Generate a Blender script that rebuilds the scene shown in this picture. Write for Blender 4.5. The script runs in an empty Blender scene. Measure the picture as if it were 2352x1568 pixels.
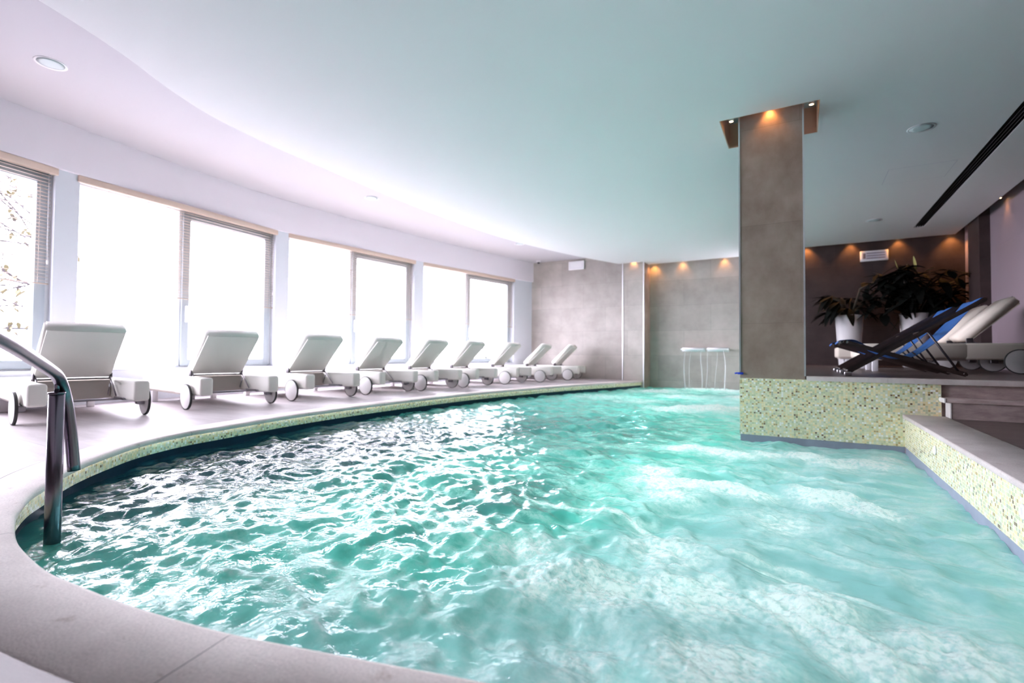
import bpy, bmesh, math, random
import numpy as np
from mathutils import Vector, Matrix
from mathutils.geometry import tessellate_polygon

random.seed(4)
C = bpy.context.scene.collection
PI = math.pi

# ---------------------------------------------------------------- scene constants (metres)
DECK = 0.0        # pool deck level
WATER = -0.17
PLAT = 0.43       # raised lounge platform
LEDGE = 0.144     # ledge and floor on the right of the pool
CEIL = 2.81       # dropped inner ceiling
CEIL2 = 3.07      # outer ceiling by the windows
HEAD = 2.56       # underside of the wall band above the windows
SILL = 0.38
YFAR = 11.72
YNICHE = 12.10
XR = 2.55

# ---------------------------------------------------------------- materials
def new_mat(name):
    m = bpy.data.materials.new(name); m.use_nodes = True
    nt = m.node_tree
    for n in list(nt.nodes): nt.nodes.remove(n)
    out = nt.nodes.new('ShaderNodeOutputMaterial')
    b = nt.nodes.new('ShaderNodeBsdfPrincipled')
    nt.links.new(b.outputs[0], out.inputs[0])
    return m, nt, b, out

def node(nt, t, **kw):
    n = nt.nodes.new(t)
    for k, v in kw.items():
        if k.startswith('i_'):
            key = k[2:]
            key = int(key) if key.isdigit() else key
            n.inputs[key].default_value = v
        else:
            setattr(n, k, v)
    return n

def ramp(nt, fac, stops, interp='LINEAR'):
    r = nt.nodes.new('ShaderNodeValToRGB'); r.color_ramp.interpolation = interp
    els = r.color_ramp.elements
    while len(els) > 1: els.remove(els[-1])
    els[0].position = stops[0][0]; els[0].color = (*stops[0][1], 1)
    for p, c in stops[1:]:
        e = els.new(p); e.color = (*c, 1)
    nt.links.new(fac, r.inputs[0])
    return r

def simple(name, col, rough=0.5, metal=0.0, noise=0.0, scale=30.0, bump=0.0, bscale=200.0, spec=0.5):
    m, nt, b, out = new_mat(name)
    b.inputs['Base Color'].default_value = (*col, 1)
    b.inputs['Roughness'].default_value = rough
    b.inputs['Metallic'].default_value = metal
    b.inputs['Specular IOR Level'].default_value = spec
    tc = node(nt, 'ShaderNodeTexCoord')
    if noise:
        n = node(nt, 'ShaderNodeTexNoise', i_Scale=scale, i_Detail=5.0)
        nt.links.new(tc.outputs['Object'], n.inputs['Vector'])
        lo = tuple(max(0, c * (1 - noise)) for c in col); hi = tuple(min(1, c * (1 + noise)) for c in col)
        r = ramp(nt, n.outputs['Fac'], [(0.3, lo), (0.7, hi)])
        nt.links.new(r.outputs[0], b.inputs['Base Color'])
    if bump:
        n2 = node(nt, 'ShaderNodeTexNoise', i_Scale=bscale, i_Detail=3.0)
        nt.links.new(tc.outputs['Object'], n2.inputs['Vector'])
        bp = node(nt, 'ShaderNodeBump', i_Strength=bump, i_Distance=0.002)
        nt.links.new(n2.outputs['Fac'], bp.inputs['Height'])
        nt.links.new(bp.outputs[0], b.inputs['Normal'])
    return m

def emission(name, col, s):
    m, nt, b, out = new_mat(name)
    b.inputs['Base Color'].default_value = (*col, 1)
    b.inputs['Emission Color'].default_value = (*col, 1)
    b.inputs['Emission Strength'].default_value = s
    return m

def tiled_stone(name, c0, c1, tw, th, joint=0.003, rough=0.45, jc=(0.1, 0.09, 0.09), stretch=(1, 1), off=0.5, spec=0.4):
    m, nt, b, out = new_mat(name)
    uv = node(nt, 'ShaderNodeUVMap')
    br = node(nt, 'ShaderNodeTexBrick')
    br.offset = off
    br.inputs['Scale'].default_value = 1.0
    br.inputs['Mortar Size'].default_value = joint
    br.inputs['Mortar Smooth'].default_value = 0.1
    br.inputs['Bias'].default_value = 0.0
    br.inputs['Brick Width'].default_value = tw
    br.inputs['Row Height'].default_value = th
    br.inputs['Color1'].default_value = (0.90, 0.90, 0.90, 1)
    br.inputs['Color2'].default_value = (1.07, 1.07, 1.07, 1)
    br.inputs['Mortar'].default_value = (0.74, 0.74, 0.74, 1)
    nt.links.new(uv.outputs[0], br.inputs['Vector'])
    mp = node(nt, 'ShaderNodeMapping'); mp.inputs['Scale'].default_value = (stretch[0], stretch[1], 1)
    nt.links.new(uv.outputs[0], mp.inputs['Vector'])
    n1 = node(nt, 'ShaderNodeTexNoise', i_Scale=2.6, i_Detail=9.0, i_Roughness=0.62)
    nt.links.new(mp.outputs[0], n1.inputs['Vector'])
    r = ramp(nt, n1.outputs['Fac'], [(0.3, c0), (0.72, c1)])
    mx = node(nt, 'ShaderNodeMix', data_type='RGBA', blend_type='MULTIPLY'); mx.inputs[0].default_value = 1.0
    nt.links.new(r.outputs[0], mx.inputs[6]); nt.links.new(br.outputs['Color'], mx.inputs[7])
    nt.links.new(mx.outputs[2], b.inputs['Base Color'])
    b.inputs['Roughness'].default_value = rough
    b.inputs['Specular IOR Level'].default_value = spec
    bp = node(nt, 'ShaderNodeBump', i_Strength=0.35, i_Distance=0.003)
    n2 = node(nt, 'ShaderNodeTexNoise', i_Scale=120.0, i_Detail=3.0)
    nt.links.new(uv.outputs[0], n2.inputs['Vector'])
    nt.links.new(n2.outputs['Fac'], bp.inputs['Height'])
    nt.links.new(bp.outputs[0], b.inputs['Normal'])
    return m

def mosaic(name):
    m, nt, b, out = new_mat(name)
    uv = node(nt, 'ShaderNodeUVMap')
    sc = node(nt, 'ShaderNodeVectorMath', operation='SCALE'); sc.inputs['Scale'].default_value = 1 / 0.0158
    nt.links.new(uv.outputs[0], sc.inputs[0])
    fl = node(nt, 'ShaderNodeVectorMath', operation='FLOOR'); nt.links.new(sc.outputs[0], fl.inputs[0])
    fr = node(nt, 'ShaderNodeVectorMath', operation='FRACTION'); nt.links.new(sc.outputs[0], fr.inputs[0])
    wn = node(nt, 'ShaderNodeTexWhiteNoise', noise_dimensions='3D'); nt.links.new(fl.outputs[0], wn.inputs['Vector'])
    r = ramp(nt, wn.outputs['Value'], [
        (0.0, (0.70, 0.72, 0.44)), (0.14, (0.84, 0.82, 0.56)), (0.30, (0.58, 0.62, 0.38)), (0.42, (0.86, 0.74, 0.40)),
        (0.56, (0.74, 0.76, 0.58)), (0.68, (0.93, 0.84, 0.55)), (0.78, (0.96, 0.96, 0.88)), (0.86, (0.50, 0.38, 0.16)),
        (0.93, (0.48, 0.50, 0.37)), (0.97, (0.20, 0.13, 0.07))], 'CONSTANT')
    sx = node(nt, 'ShaderNodeSeparateXYZ'); nt.links.new(fr.outputs[0], sx.inputs[0])
    def edge(o):
        a = node(nt, 'ShaderNodeMath', operation='SUBTRACT'); nt.links.new(o, a.inputs[0]); a.inputs[1].default_value = 0.5
        c = node(nt, 'ShaderNodeMath', operation='ABSOLUTE'); nt.links.new(a.outputs[0], c.inputs[0]); return c
    ex, ey = edge(sx.outputs[0]), edge(sx.outputs[1])
    mxm = node(nt, 'ShaderNodeMath', operation='MAXIMUM'); nt.links.new(ex.outputs[0], mxm.inputs[0]); nt.links.new(ey.outputs[0], mxm.inputs[1])
    gt = node(nt, 'ShaderNodeMath', operation='GREATER_THAN'); nt.links.new(mxm.outputs[0], gt.inputs[0]); gt.inputs[1].default_value = 0.445
    mx = node(nt, 'ShaderNodeMix', data_type='RGBA'); nt.links.new(gt.outputs[0], mx.inputs[0])
    nt.links.new(r.outputs[0], mx.inputs[6]); mx.inputs[7].default_value = (0.72, 0.69, 0.54, 1)
    nt.links.new(mx.outputs[2], b.inputs['Base Color'])
    rr = node(nt, 'ShaderNodeMapRange'); nt.links.new(gt.outputs[0], rr.inputs[0]); rr.inputs[3].default_value = 0.18; rr.inputs[4].default_value = 0.7
    nt.links.new(rr.outputs[0], b.inputs['Roughness'])
    inv = node(nt, 'ShaderNodeMath', operation='SUBTRACT'); inv.inputs[0].default_value = 1.0; nt.links.new(gt.outputs[0], inv.inputs[1])
    bp = node(nt, 'ShaderNodeBump', i_Strength=0.5, i_Distance=0.001); nt.links.new(inv.outputs[0], bp.inputs['Height'])
    nt.links.new(bp.outputs[0], b.inputs['Normal'])
    return m

def coping_mat(name, jpos, c0=(0.66, 0.58, 0.55), c1=(0.84, 0.76, 0.72)):
    """bush-hammered limestone slabs; UV.x runs along the pool edge in metres"""
    m, nt, b, out = new_mat(name)
    uv = node(nt, 'ShaderNodeUVMap')
    n1 = node(nt, 'ShaderNodeTexNoise', i_Scale=3.0, i_Detail=8.0, i_Roughness=0.65); nt.links.new(uv.outputs[0], n1.inputs['Vector'])
    n2 = node(nt, 'ShaderNodeTexNoise', i_Scale=150.0, i_Detail=3.0); nt.links.new(uv.outputs[0], n2.inputs['Vector'])
    n4 = node(nt, 'ShaderNodeTexNoise', i_Scale=9.0, i_Detail=6.0, i_Roughness=0.7); nt.links.new(uv.outputs[0], n4.inputs['Vector'])
    r = ramp(nt, n1.outputs['Fac'], [(0.3, c0), (0.65, c1)])
    st = ramp(nt, n4.outputs['Fac'], [(0.60, (1, 1, 1)), (0.72, (0.62, 0.55, 0.50))])
    m1 = node(nt, 'ShaderNodeMix', data_type='RGBA', blend_type='MULTIPLY'); m1.inputs[0].default_value = 1
    nt.links.new(r.outputs[0], m1.inputs[6]); nt.links.new(st.outputs[0], m1.inputs[7])
    r2 = ramp(nt, n2.outputs['Fac'], [(0.35, (0.86, 0.86, 0.86)), (0.6, (1, 1, 1))])
    m2 = node(nt, 'ShaderNodeMix', data_type='RGBA', blend_type='MULTIPLY'); m2.inputs[0].default_value = 1
    nt.links.new(m1.outputs[2], m2.inputs[6]); nt.links.new(r2.outputs[0], m2.inputs[7])
    sx = node(nt, 'ShaderNodeSeparateXYZ'); nt.links.new(uv.outputs[0], sx.inputs[0])
    prev = None
    for j in jpos:
        a = node(nt, 'ShaderNodeMath', operation='SUBTRACT'); nt.links.new(sx.outputs[0], a.inputs[0]); a.inputs[1].default_value = j
        c = node(nt, 'ShaderNodeMath', operation='ABSOLUTE'); nt.links.new(a.outputs[0], c.inputs[0])
        d = node(nt, 'ShaderNodeMath', operation='LESS_THAN'); nt.links.new(c.outputs[0], d.inputs[0]); d.inputs[1].default_value = 0.0014
        if prev:
            e = node(nt, 'ShaderNodeMath', operation='MAXIMUM'); nt.links.new(prev.outputs[0], e.inputs[0]); nt.links.new(d.outputs[0], e.inputs[1]); prev = e
        else: prev = d
    mx = node(nt, 'ShaderNodeMix', data_type='RGBA'); nt.links.new(m2.outputs[2], mx.inputs[6]); mx.inputs[7].default_value = (0.22, 0.19, 0.19, 1)
    if prev: nt.links.new(prev.outputs[0], mx.inputs[0])
    else: mx.inputs[0].default_value = 0
    nt.links.new(mx.outputs[2], b.inputs['Base Color'])
    b.inputs['Roughness'].default_value = 0.7
    bp = node(nt, 'ShaderNodeBump', i_Strength=0.6, i_Distance=0.002)
    nt.links.new(n2.outputs['Fac'], bp.inputs['Height']); nt.links.new(bp.outputs[0], b.inputs['Normal'])
    return m

def glass_mat(name, tint=(1, 1, 1), refl=1.0):
    m = bpy.data.materials.new(name); m.use_nodes = True; nt = m.node_tree
    for n in list(nt.nodes): nt.nodes.remove(n)
    out = node(nt, 'ShaderNodeOutputMaterial')
    t = node(nt, 'ShaderNodeBsdfTransparent'); t.inputs[0].default_value = (*tint, 1)
    g = node(nt, 'ShaderNodeBsdfGlossy'); g.inputs['Roughness'].default_value = 0.02
    f = node(nt, 'ShaderNodeLayerWeight'); f.inputs[0].default_value = 0.5
    pw = node(nt, 'ShaderNodeMath', operation='POWER'); nt.links.new(f.outputs['Facing'], pw.inputs[0]); pw.inputs[1].default_value = 5.0
    mm = node(nt, 'ShaderNodeMath', operation='MULTIPLY_ADD'); nt.links.new(pw.outputs[0], mm.inputs[0]); mm.inputs[1].default_value = 0.6 * refl; mm.inputs[2].default_value = 0.03
    mx = node(nt, 'ShaderNodeMixShader'); nt.links.new(mm.outputs[0], mx.inputs[0]); nt.links.new(t.outputs[0], mx.inputs[1]); nt.links.new(g.outputs[0], mx.inputs[2])
    nt.links.new(mx.outputs[0], out.inputs[0])
    return m

def water_mat():
    m = bpy.data.materials.new('pool_water'); m.use_nodes = True; nt = m.node_tree
    for n in list(nt.nodes): nt.nodes.remove(n)
    out = node(nt, 'ShaderNodeOutputMaterial')
    at = node(nt, 'ShaderNodeAttribute', attribute_name='foam')
    mk = node(nt, 'ShaderNodeAttribute', attribute_name='milk')
    geo = node(nt, 'ShaderNodeNewGeometry')
    # fine ripple
    n1 = node(nt, 'ShaderNodeTexNoise', i_Scale=26.0, i_Detail=3.0, i_Roughness=0.55, i_Distortion=0.6)
    nt.links.new(geo.outputs['Position'], n1.inputs['Vector'])
    n2 = node(nt, 'ShaderNodeTexNoise', i_Scale=85.0, i_Detail=3.0, i_Roughness=0.6)
    nt.links.new(geo.outputs['Position'], n2.inputs['Vector'])
    fm = node(nt, 'ShaderNodeMath', operation='MULTIPLY'); nt.links.new(n2.outputs['Fac'], fm.inputs[0]); nt.links.new(at.outputs['Fac'], fm.inputs[1])
    ad = node(nt, 'ShaderNodeMath', operation='MULTIPLY_ADD'); nt.links.new(fm.outputs[0], ad.inputs[0]); ad.inputs[1].default_value = 2.2; nt.links.new(n1.outputs['Fac'], ad.inputs[2])
    bp = node(nt, 'ShaderNodeBump', i_Strength=0.38, i_Distance=0.012); nt.links.new(ad.outputs[0], bp.inputs['Height'])
    # bubble white fraction: attribute broken up by fine noise
    n3 = node(nt, 'ShaderNodeTexNoise', i_Scale=42.0, i_Detail=6.0, i_Roughness=0.7); nt.links.new(geo.outputs['Position'], n3.inputs['Vector'])
    mr = node(nt, 'ShaderNodeMapRange'); nt.links.new(n3.outputs['Fac'], mr.inputs[0])
    mr.inputs[1].default_value = 0.36; mr.inputs[2].default_value = 0.62; mr.inputs[3].default_value = -0.55; mr.inputs[4].default_value = 0.60
    fa = node(nt, 'ShaderNodeMath', operation='ADD', use_clamp=True); nt.links.new(at.outputs['Fac'], fa.inputs[0])
    fmul = node(nt, 'ShaderNodeMath', operation='MULTIPLY'); nt.links.new(mr.outputs[0], fmul.inputs[0]); nt.links.new(at.outputs['Fac'], fmul.inputs[1])
    nt.links.new(fmul.outputs[0], fa.inputs[1])
    base = ramp(nt, mk.outputs['Fac'], [(0.0, WATER_DEEP), (0.22, WATER_TEAL[:3]), (0.55, WATER_TEAL[:3]), (0.95, WATER_MILK[:3])])
    col = node(nt, 'ShaderNodeMix', data_type='RGBA'); nt.links.new(fa.outputs[0], col.inputs[0])
    nt.links.new(base.outputs[0], col.inputs[6]); col.inputs[7].default_value = WATER_FOAM
    dif = node(nt, 'ShaderNodeBsdfDiffuse'); nt.links.new(col.outputs[2], dif.inputs[0])
    # light scatters inside the bubbly water, so the body shades softer than its surface
    nsc = node(nt, 'ShaderNodeVectorMath', operation='SCALE'); nsc.inputs['Scale'].default_value = 0.45; nt.links.new(bp.outputs[0], nsc.inputs[0])
    nad = node(nt, 'ShaderNodeVectorMath', operation='ADD'); nt.links.new(nsc.outputs[0], nad.inputs[0]); nad.inputs[1].default_value = (0, 0, 0.55)
    nno = node(nt, 'ShaderNodeVectorMath', operation='NORMALIZE'); nt.links.new(nad.outputs[0], nno.inputs[0]); nt.links.new(nno.outputs[0], dif.inputs['Normal'])
    trl = node(nt, 'ShaderNodeBsdfTranslucent'); nt.links.new(col.outputs[2], trl.inputs[0]); nt.links.new(nno.outputs[0], trl.inputs['Normal'])
    milky = node(nt, 'ShaderNodeMixShader'); mfac = node(nt, 'ShaderNodeMath', operation='MULTIPLY_ADD'); nt.links.new(fa.outputs[0], mfac.inputs[0]); mfac.inputs[1].default_value = 0.30; mfac.inputs[2].default_value = 0.30; nt.links.new(mfac.outputs[0], milky.inputs[0]); nt.links.new(dif.outputs[0], milky.inputs[1]); nt.links.new(trl.outputs[0], milky.inputs[2])
    tr = node(nt, 'ShaderNodeBsdfTransparent'); tr.inputs[0].default_value = (0.30, 0.66, 0.70, 1)
    # opacity: clear where calm, milky where aerated
    op = node(nt, 'ShaderNodeMath', operation='ADD', use_clamp=True); nt.links.new(mk.outputs['Fac'], op.inputs[0]); nt.links.new(fa.outputs[0], op.inputs[1])
    opr = node(nt, 'ShaderNodeMapRange'); nt.links.new(op.outputs[0], opr.inputs[0]); opr.inputs[3].default_value = 0.10; opr.inputs[4].default_value = 0.98; opr.inputs[2].default_value = 0.55
    body = node(nt, 'ShaderNodeMixShader'); nt.links.new(opr.outputs[0], body.inputs[0]); nt.links.new(tr.outputs[0], body.inputs[1]); nt.links.new(milky.outputs[0], body.inputs[2])
    gl = node(nt, 'ShaderNodeBsdfGlossy'); nt.links.new(bp.outputs[0], gl.inputs['Normal'])
    gr = node(nt, 'ShaderNodeMapRange'); nt.links.new(fa.outputs[0], gr.inputs[0]); gr.inputs[3].default_value = 0.03; gr.inputs[4].default_value = 0.12
    nt.links.new(gr.outputs[0], gl.inputs['Roughness'])
    fr = node(nt, 'ShaderNodeFresnel'); fr.inputs[0].default_value = 1.36; nt.links.new(bp.outputs[0], fr.inputs['Normal'])
    aer = node(nt, 'ShaderNodeMapRange'); nt.links.new(op.outputs[0], aer.inputs[0]); aer.inputs[1].default_value = 0.45; aer.inputs[3].default_value = 1.0; aer.inputs[4].default_value = 0.42
    frm = node(nt, 'ShaderNodeMath', operation='MULTIPLY'); nt.links.new(fr.outputs[0], frm.inputs[0]); nt.links.new(aer.outputs[0], frm.inputs[1])
    mx = node(nt, 'ShaderNodeMixShader'); nt.links.new(frm.outputs[0], mx.inputs[0]); nt.links.new(body.outputs[0], mx.inputs[1]); nt.links.new(gl.outputs[0], mx.inputs[2])
    nt.links.new(mx.outputs[0], out.inputs[0])
    return m

WATER_FILL = 0.13  # strength of the fill lights added under the water
WATER_DEEP = (0.03, 0.30, 0.30)
WATER_TEAL = (0.15, 0.76, 0.63, 1)
WATER_MILK = (0.38, 0.72, 0.71, 1)
WATER_FOAM = (0.97, 0.99, 1.0, 1)

M = {}
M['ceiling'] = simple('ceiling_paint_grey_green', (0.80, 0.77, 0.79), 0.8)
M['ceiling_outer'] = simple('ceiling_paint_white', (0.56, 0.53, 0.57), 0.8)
M['plaster'] = simple('wall_plaster', (0.86, 0.80, 0.86), 0.75)
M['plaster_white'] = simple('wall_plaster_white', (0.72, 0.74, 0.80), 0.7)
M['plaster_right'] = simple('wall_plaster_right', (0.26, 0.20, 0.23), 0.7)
M['stone_wall'] = tiled_stone('stone_wall_tiles', (0.37, 0.33, 0.30), (0.50, 0.455, 0.425), 1.2, 0.6, 0.003)
M['stone_col'] = tiled_stone('stone_column_tiles', (0.23, 0.155, 0.12), (0.41, 0.31, 0.26), 1.2, 0.9, 0.002, stretch=(1.2, 0.9))
M['stone_dark'] = tiled_stone('stone_rear_tiles', (0.035, 0.022, 0.022), (0.065, 0.043, 0.042), 1.2, 0.6, 0.003)
M['deck'] = tiled_stone('deck_tiles', (0.47, 0.42, 0.43), (0.61, 0.56, 0.57), 1.2, 0.6, 0.004, rough=0.5, stretch=(0.6, 4), spec=0.25)
M['plat_floor'] = tiled_stone('platform_floor', (0.09, 0.062, 0.058), (0.17, 0.12, 0.115), 1.2, 0.3, 0.003, rough=0.35, stretch=(0.6, 5))
M['plat_edge'] = tiled_stone('platform_edge_stone', (0.50, 0.42, 0.41), (0.70, 0.62, 0.60), 1.2, 0.9, 0.002, stretch=(3, 1))
M['step_stone'] = tiled_stone('step_travertine', (0.34, 0.25, 0.24), (0.60, 0.48, 0.46), 1.6, 0.9, 0.002, stretch=(3, 9))
M['step_white'] = simple('step_side_white', (0.78, 0.76, 0.76), 0.5)
M['mosaic'] = mosaic('mosaic_tiles')
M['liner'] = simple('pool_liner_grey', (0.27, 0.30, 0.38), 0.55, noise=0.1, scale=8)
M['liner_shaded'] = simple('pool_liner_shaded', (0.03, 0.045, 0.09), 0.4, noise=0.1, scale=8)  # the grey liner again, darkened to paint in shade at the curved rim
M['pool_tile'] = simple('pool_floor_tile', (0.55, 0.68, 0.66), 0.5, noise=0.08, scale=6)
M['metal'] = simple('brushed_stainless', (0.30, 0.28, 0.31), 0.32, 1.0)
M['strip'] = simple('corner_strip_steel', (0.75, 0.75, 0.78), 0.35, 1.0)
M['rail'] = simple('handrail_stainless', (0.21, 0.18, 0.22), 0.27, 1.0)
M['frame'] = simple('window_frame_white', (0.80, 0.83, 0.86), 0.4)
M['sash'] = simple('window_sash_grey', (0.42, 0.47, 0.51), 0.4)
M['cassette'] = simple('blind_cassette_beige', (0.70, 0.55, 0.46), 0.5)
M['slat'] = simple('blind_slat_beige', (0.50, 0.40, 0.33), 0.5)
M['glass'] = glass_mat('window_glass')
M['cushion'] = simple('cushion_cream', (0.84, 0.82, 0.77), 0.75, bump=0.15, bscale=400)
M['cushion_plat'] = simple('cushion_cream_warm', (0.80, 0.71, 0.62), 0.75, bump=0.15, bscale=400)
M['cush_dark'] = simple('lounger_shell', (0.52, 0.46, 0.42), 0.7)
M['wheel'] = simple('wheel_white', (0.78, 0.76, 0.76), 0.45)
M['tyre'] = simple('tyre_dark', (0.03, 0.03, 0.03), 0.7)
M['dark_metal'] = simple('dark_metal', (0.10, 0.09, 0.10), 0.4, 0.8)
M['wood'] = simple('dark_wood', (0.045, 0.028, 0.024), 0.3, noise=0.3, scale=25, spec=0.6)
M['cap'] = simple('chair_cap_metal', (0.65, 0.62, 0.66), 0.3, 1.0)
M['blue'] = simple('blue_sling', (0.012, 0.10, 0.36), 0.6, noise=0.25, scale=9)
M['pot'] = simple('planter_white', (0.74, 0.71, 0.73), 0.4)
M['soil'] = simple('potting_soil', (0.03, 0.02, 0.02), 0.9)
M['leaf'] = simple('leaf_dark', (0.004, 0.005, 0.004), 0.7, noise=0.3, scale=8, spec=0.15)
M['leaf_light'] = simple('leaf_lit', (0.38, 0.36, 0.12), 0.5)
M['stem'] = simple('plant_stem', (0.05, 0.04, 0.03), 0.7)
M['white_plastic'] = simple('white_plastic', (0.85, 0.83, 0.86), 0.4)
M['grey_mark'] = simple('grey_marks', (0.22, 0.18, 0.20), 0.6)
M['pale_mark'] = simple('pale_marks', (0.62, 0.58, 0.66), 0.6)
M['black'] = simple('matt_black', (0.012, 0.010, 0.014), 0.5)
M['speaker'] = simple('speaker_grille', (0.62, 0.68, 0.70), 0.7)
M['blue_tape'] = simple('blue_tape', (0.01, 0.05, 0.55), 0.5)
M['copper'] = simple('recess_copper', (0.66, 0.40, 0.28), 0.6)
M['lamp'] = emission('downlight_lens', (1.0, 0.55, 0.22), 14)
M['terrace'] = simple('terrace_paving', (0.28, 0.27, 0.28), 0.8, noise=0.1, scale=3)
M['bark'] = simple('bark', (0.040, 0.033, 0.036), 0.9, noise=0.3, scale=20)
M['leaf_out'] = simple('leaf_spring', (0.10, 0.085, 0.035), 0.6)
M['shrub'] = simple('shrub_leaf', (0.030, 0.042, 0.018), 0.6, noise=0.4, scale=12)
M['rail_out'] = simple('terrace_rail_steel', (0.035, 0.034, 0.038), 0.5, 0.3)
M['chair_out'] = simple('terrace_chair_blue', (0.022, 0.034, 0.042), 0.5)
M['water'] = water_mat()
def stream_mat():
    m, nt, b, out = new_mat('falling_water')
    b.inputs['Base Color'].default_value = (0.9, 0.93, 0.97, 1); b.inputs['Roughness'].default_value = 0.1
    b.inputs['Alpha'].default_value = 0.40
    return m
M['stream'] = stream_mat()


# ---------------------------------------------------------------- mesh helpers
class MB:
    """collects shapes into one mesh, UVs in metres by face direction"""
    def __init__(s): s.bm = bmesh.new(); s.uv = s.bm.loops.layers.uv.new('UVMap')
    def poly_uv(s, faces):
        for f in faces:
            n = f.normal; ax = max(range(3), key=lambda i: abs(n[i]))
            for l in f.loops:
                c = l.vert.co
                l[s.uv].uv = (c.x, c.y) if ax == 2 else ((c.y, c.z) if ax == 0 else (c.x, c.z))
    def add(s, verts, faces, mat=None, smooth=False, uv=True):
        vs = [s.bm.verts.new((mat @ Vector(v)) if mat else v) for v in verts]
        fs = []
        for f in faces:
            try: fs.append(s.bm.faces.new([vs[i] for i in f]))
            except ValueError: pass
        for f in fs: f.normal_update(); f.smooth = smooth
        if uv: s.poly_uv(fs)
        return vs, fs
    def box(s, x0, x1, y0, y1, z0, z1, bevel=0.0, mat=None, seg=2, taper=None):
        b = bmesh.new()
        bmesh.ops.create_cube(b, size=1)
        for v in b.verts:
            v.co = Vector(((x0 + x1) / 2 + v.co.x * (x1 - x0), (y0 + y1) / 2 + v.co.y * (y1 - y0), (z0 + z1) / 2 + v.co.z * (z1 - z0)))
        if bevel: bmesh.ops.bevel(b, geom=b.edges[:], offset=bevel, segments=seg, profile=0.5, affect='EDGES')
        s.merge(b, mat, smooth=bool(bevel))
        return s
    def merge(s, b, mat=None, smooth=False):
        b.verts.index_update()
        vs = [tuple(v.co) for v in b.verts]; fs = [[v.index for v in f.verts] for f in b.faces]
        s.add(vs, fs, mat, smooth); b.free()
    def tube(s, pts, r, n=12, cap=True, r2=None, closed=False):
        pts = [Vector(p) for p in pts]; k = len(pts)
        rings = []
        up = None
        for i, p in enumerate(pts):
            t = (pts[min(i + 1, k - 1)] - pts[max(i - 1, 0)]).normalized()
            if up is None:
                up = Vector((0, 0, 1)) if abs(t.z) < 0.9 else Vector((1, 0, 0))
            a = t.cross(up).normalized(); b_ = a.cross(t).normalized(); up = b_
            rr = r if r2 is None else r + (r2 - r) * i / (k - 1)
            if isinstance(r, (list, tuple)): rr = r[i]
            rings.append([s.bm.verts.new(p + (a * math.cos(2 * PI * j / n) + b_ * math.sin(2 * PI * j / n)) * rr) for j in range(n)])
        fs = []
        for i in range(k - 1):
            for j in range(n):
                fs.append(s.bm.faces.new((rings[i][j], rings[i][(j + 1) % n], rings[i + 1][(j + 1) % n], rings[i + 1][j])))
        for f in fs: f.smooth = True
        if cap:
            fs.append(s.bm.faces.new(rings[0][::-1])); fs.append(s.bm.faces.new(rings[-1]))
        for f in fs: f.normal_update()
        s.poly_uv(fs); return s
    def lathe(s, prof, c=(0, 0, 0), n=32, axis='Z', mat=None, smooth=True, cap=True):
        vs, fs = [], []
        for r, z in prof:
            for j in range(n):
                a = 2 * PI * j / n
                p = (r * math.cos(a), r * math.sin(a), z)
                if axis == 'Y': p = (p[0], p[2], p[1])
                if axis == 'X': p = (p[2], p[0], p[1])
                vs.append((c[0] + p[0], c[1] + p[1], c[2] + p[2]))
        m = len(prof)
        for i in range(m - 1):
            for j in range(n):
                fs.append((i * n + j, i * n + (j + 1) % n, (i + 1) * n + (j + 1) % n, (i + 1) * n + j))
        if cap: fs.append(tuple(range(n))[::-1]); fs.append(tuple((m - 1) * n + j for j in range(n)))
        _, ff = s.add(vs, fs, mat, smooth)
        return s
    def prism(s, poly, z0, z1, holes=()):
        """vertical prism of an xy polygon with optional holes"""
        loops = [[Vector((x, y, 0)) for x, y in poly]] + [[Vector((x, y, 0)) for x, y in h] for h in holes]
        tris = tessellate_polygon(loops)
        flat = [v for l in loops for v in l]
        top = [s.bm.verts.new((v.x, v.y, z1)) for v in flat]; bot = [s.bm.verts.new((v.x, v.y, z0)) for v in flat]
        fs = []
        for t in tris:
            a, b_, c = [flat[i] for i in t]
            up = (b_ - a).cross(c - a).z > 0
            t2 = t if up else t[::-1]
            try:
                fs.append(s.bm.faces.new([top[i] for i in t2])); fs.append(s.bm.faces.new([bot[i] for i in t2[::-1]]))
            except ValueError: pass
        o = 0
        for l in loops:
            k = len(l)
            for i in range(k):
                a, b_ = o + i, o + (i + 1) % k
                fs.append(s.bm.faces.new((bot[a], bot[b_], top[b_], top[a])))
            o += k
        for f in fs: f.normal_update()
        s.poly_uv(fs); return s
    def build(s, name, mat, parent=None, recalc=True, **tags):
        if recalc: bmesh.ops.recalc_face_normals(s.bm, faces=s.bm.faces[:])
        me = bpy.data.meshes.new(name); s.bm.to_mesh(me); s.bm.free()
        me.materials.append(mat)
        o = bpy.data.objects.new(name, me); C.objects.link(o)
        if parent: o.parent = parent
        for k, v in tags.items(): o[k] = v
        return o

def tag(o, label, cat, group=None, kind=None):
    o['label'] = label; o['category'] = cat
    if group: o['group'] = group
    if kind: o['kind'] = kind
    return o

def empty(name, loc=(0, 0, 0), rz=0.0):
    o = bpy.data.objects.new(name, None); C.objects.link(o)
    o.location = loc; o.rotation_euler = (0, 0, rz); o.empty_display_size = 0.1
    return o

def copy_tree(o, parent=None):
    c = o.copy(); C.objects.link(c); c.parent = parent
    for ch in [x for x in bpy.data.objects if x.parent == o]: copy_tree(ch, c)
    return c

def struct(o, label=None, cat=None):
    o['kind'] = 'structure'
    if label: o['label'] = label
    if cat: o['category'] = cat
    return o

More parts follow.
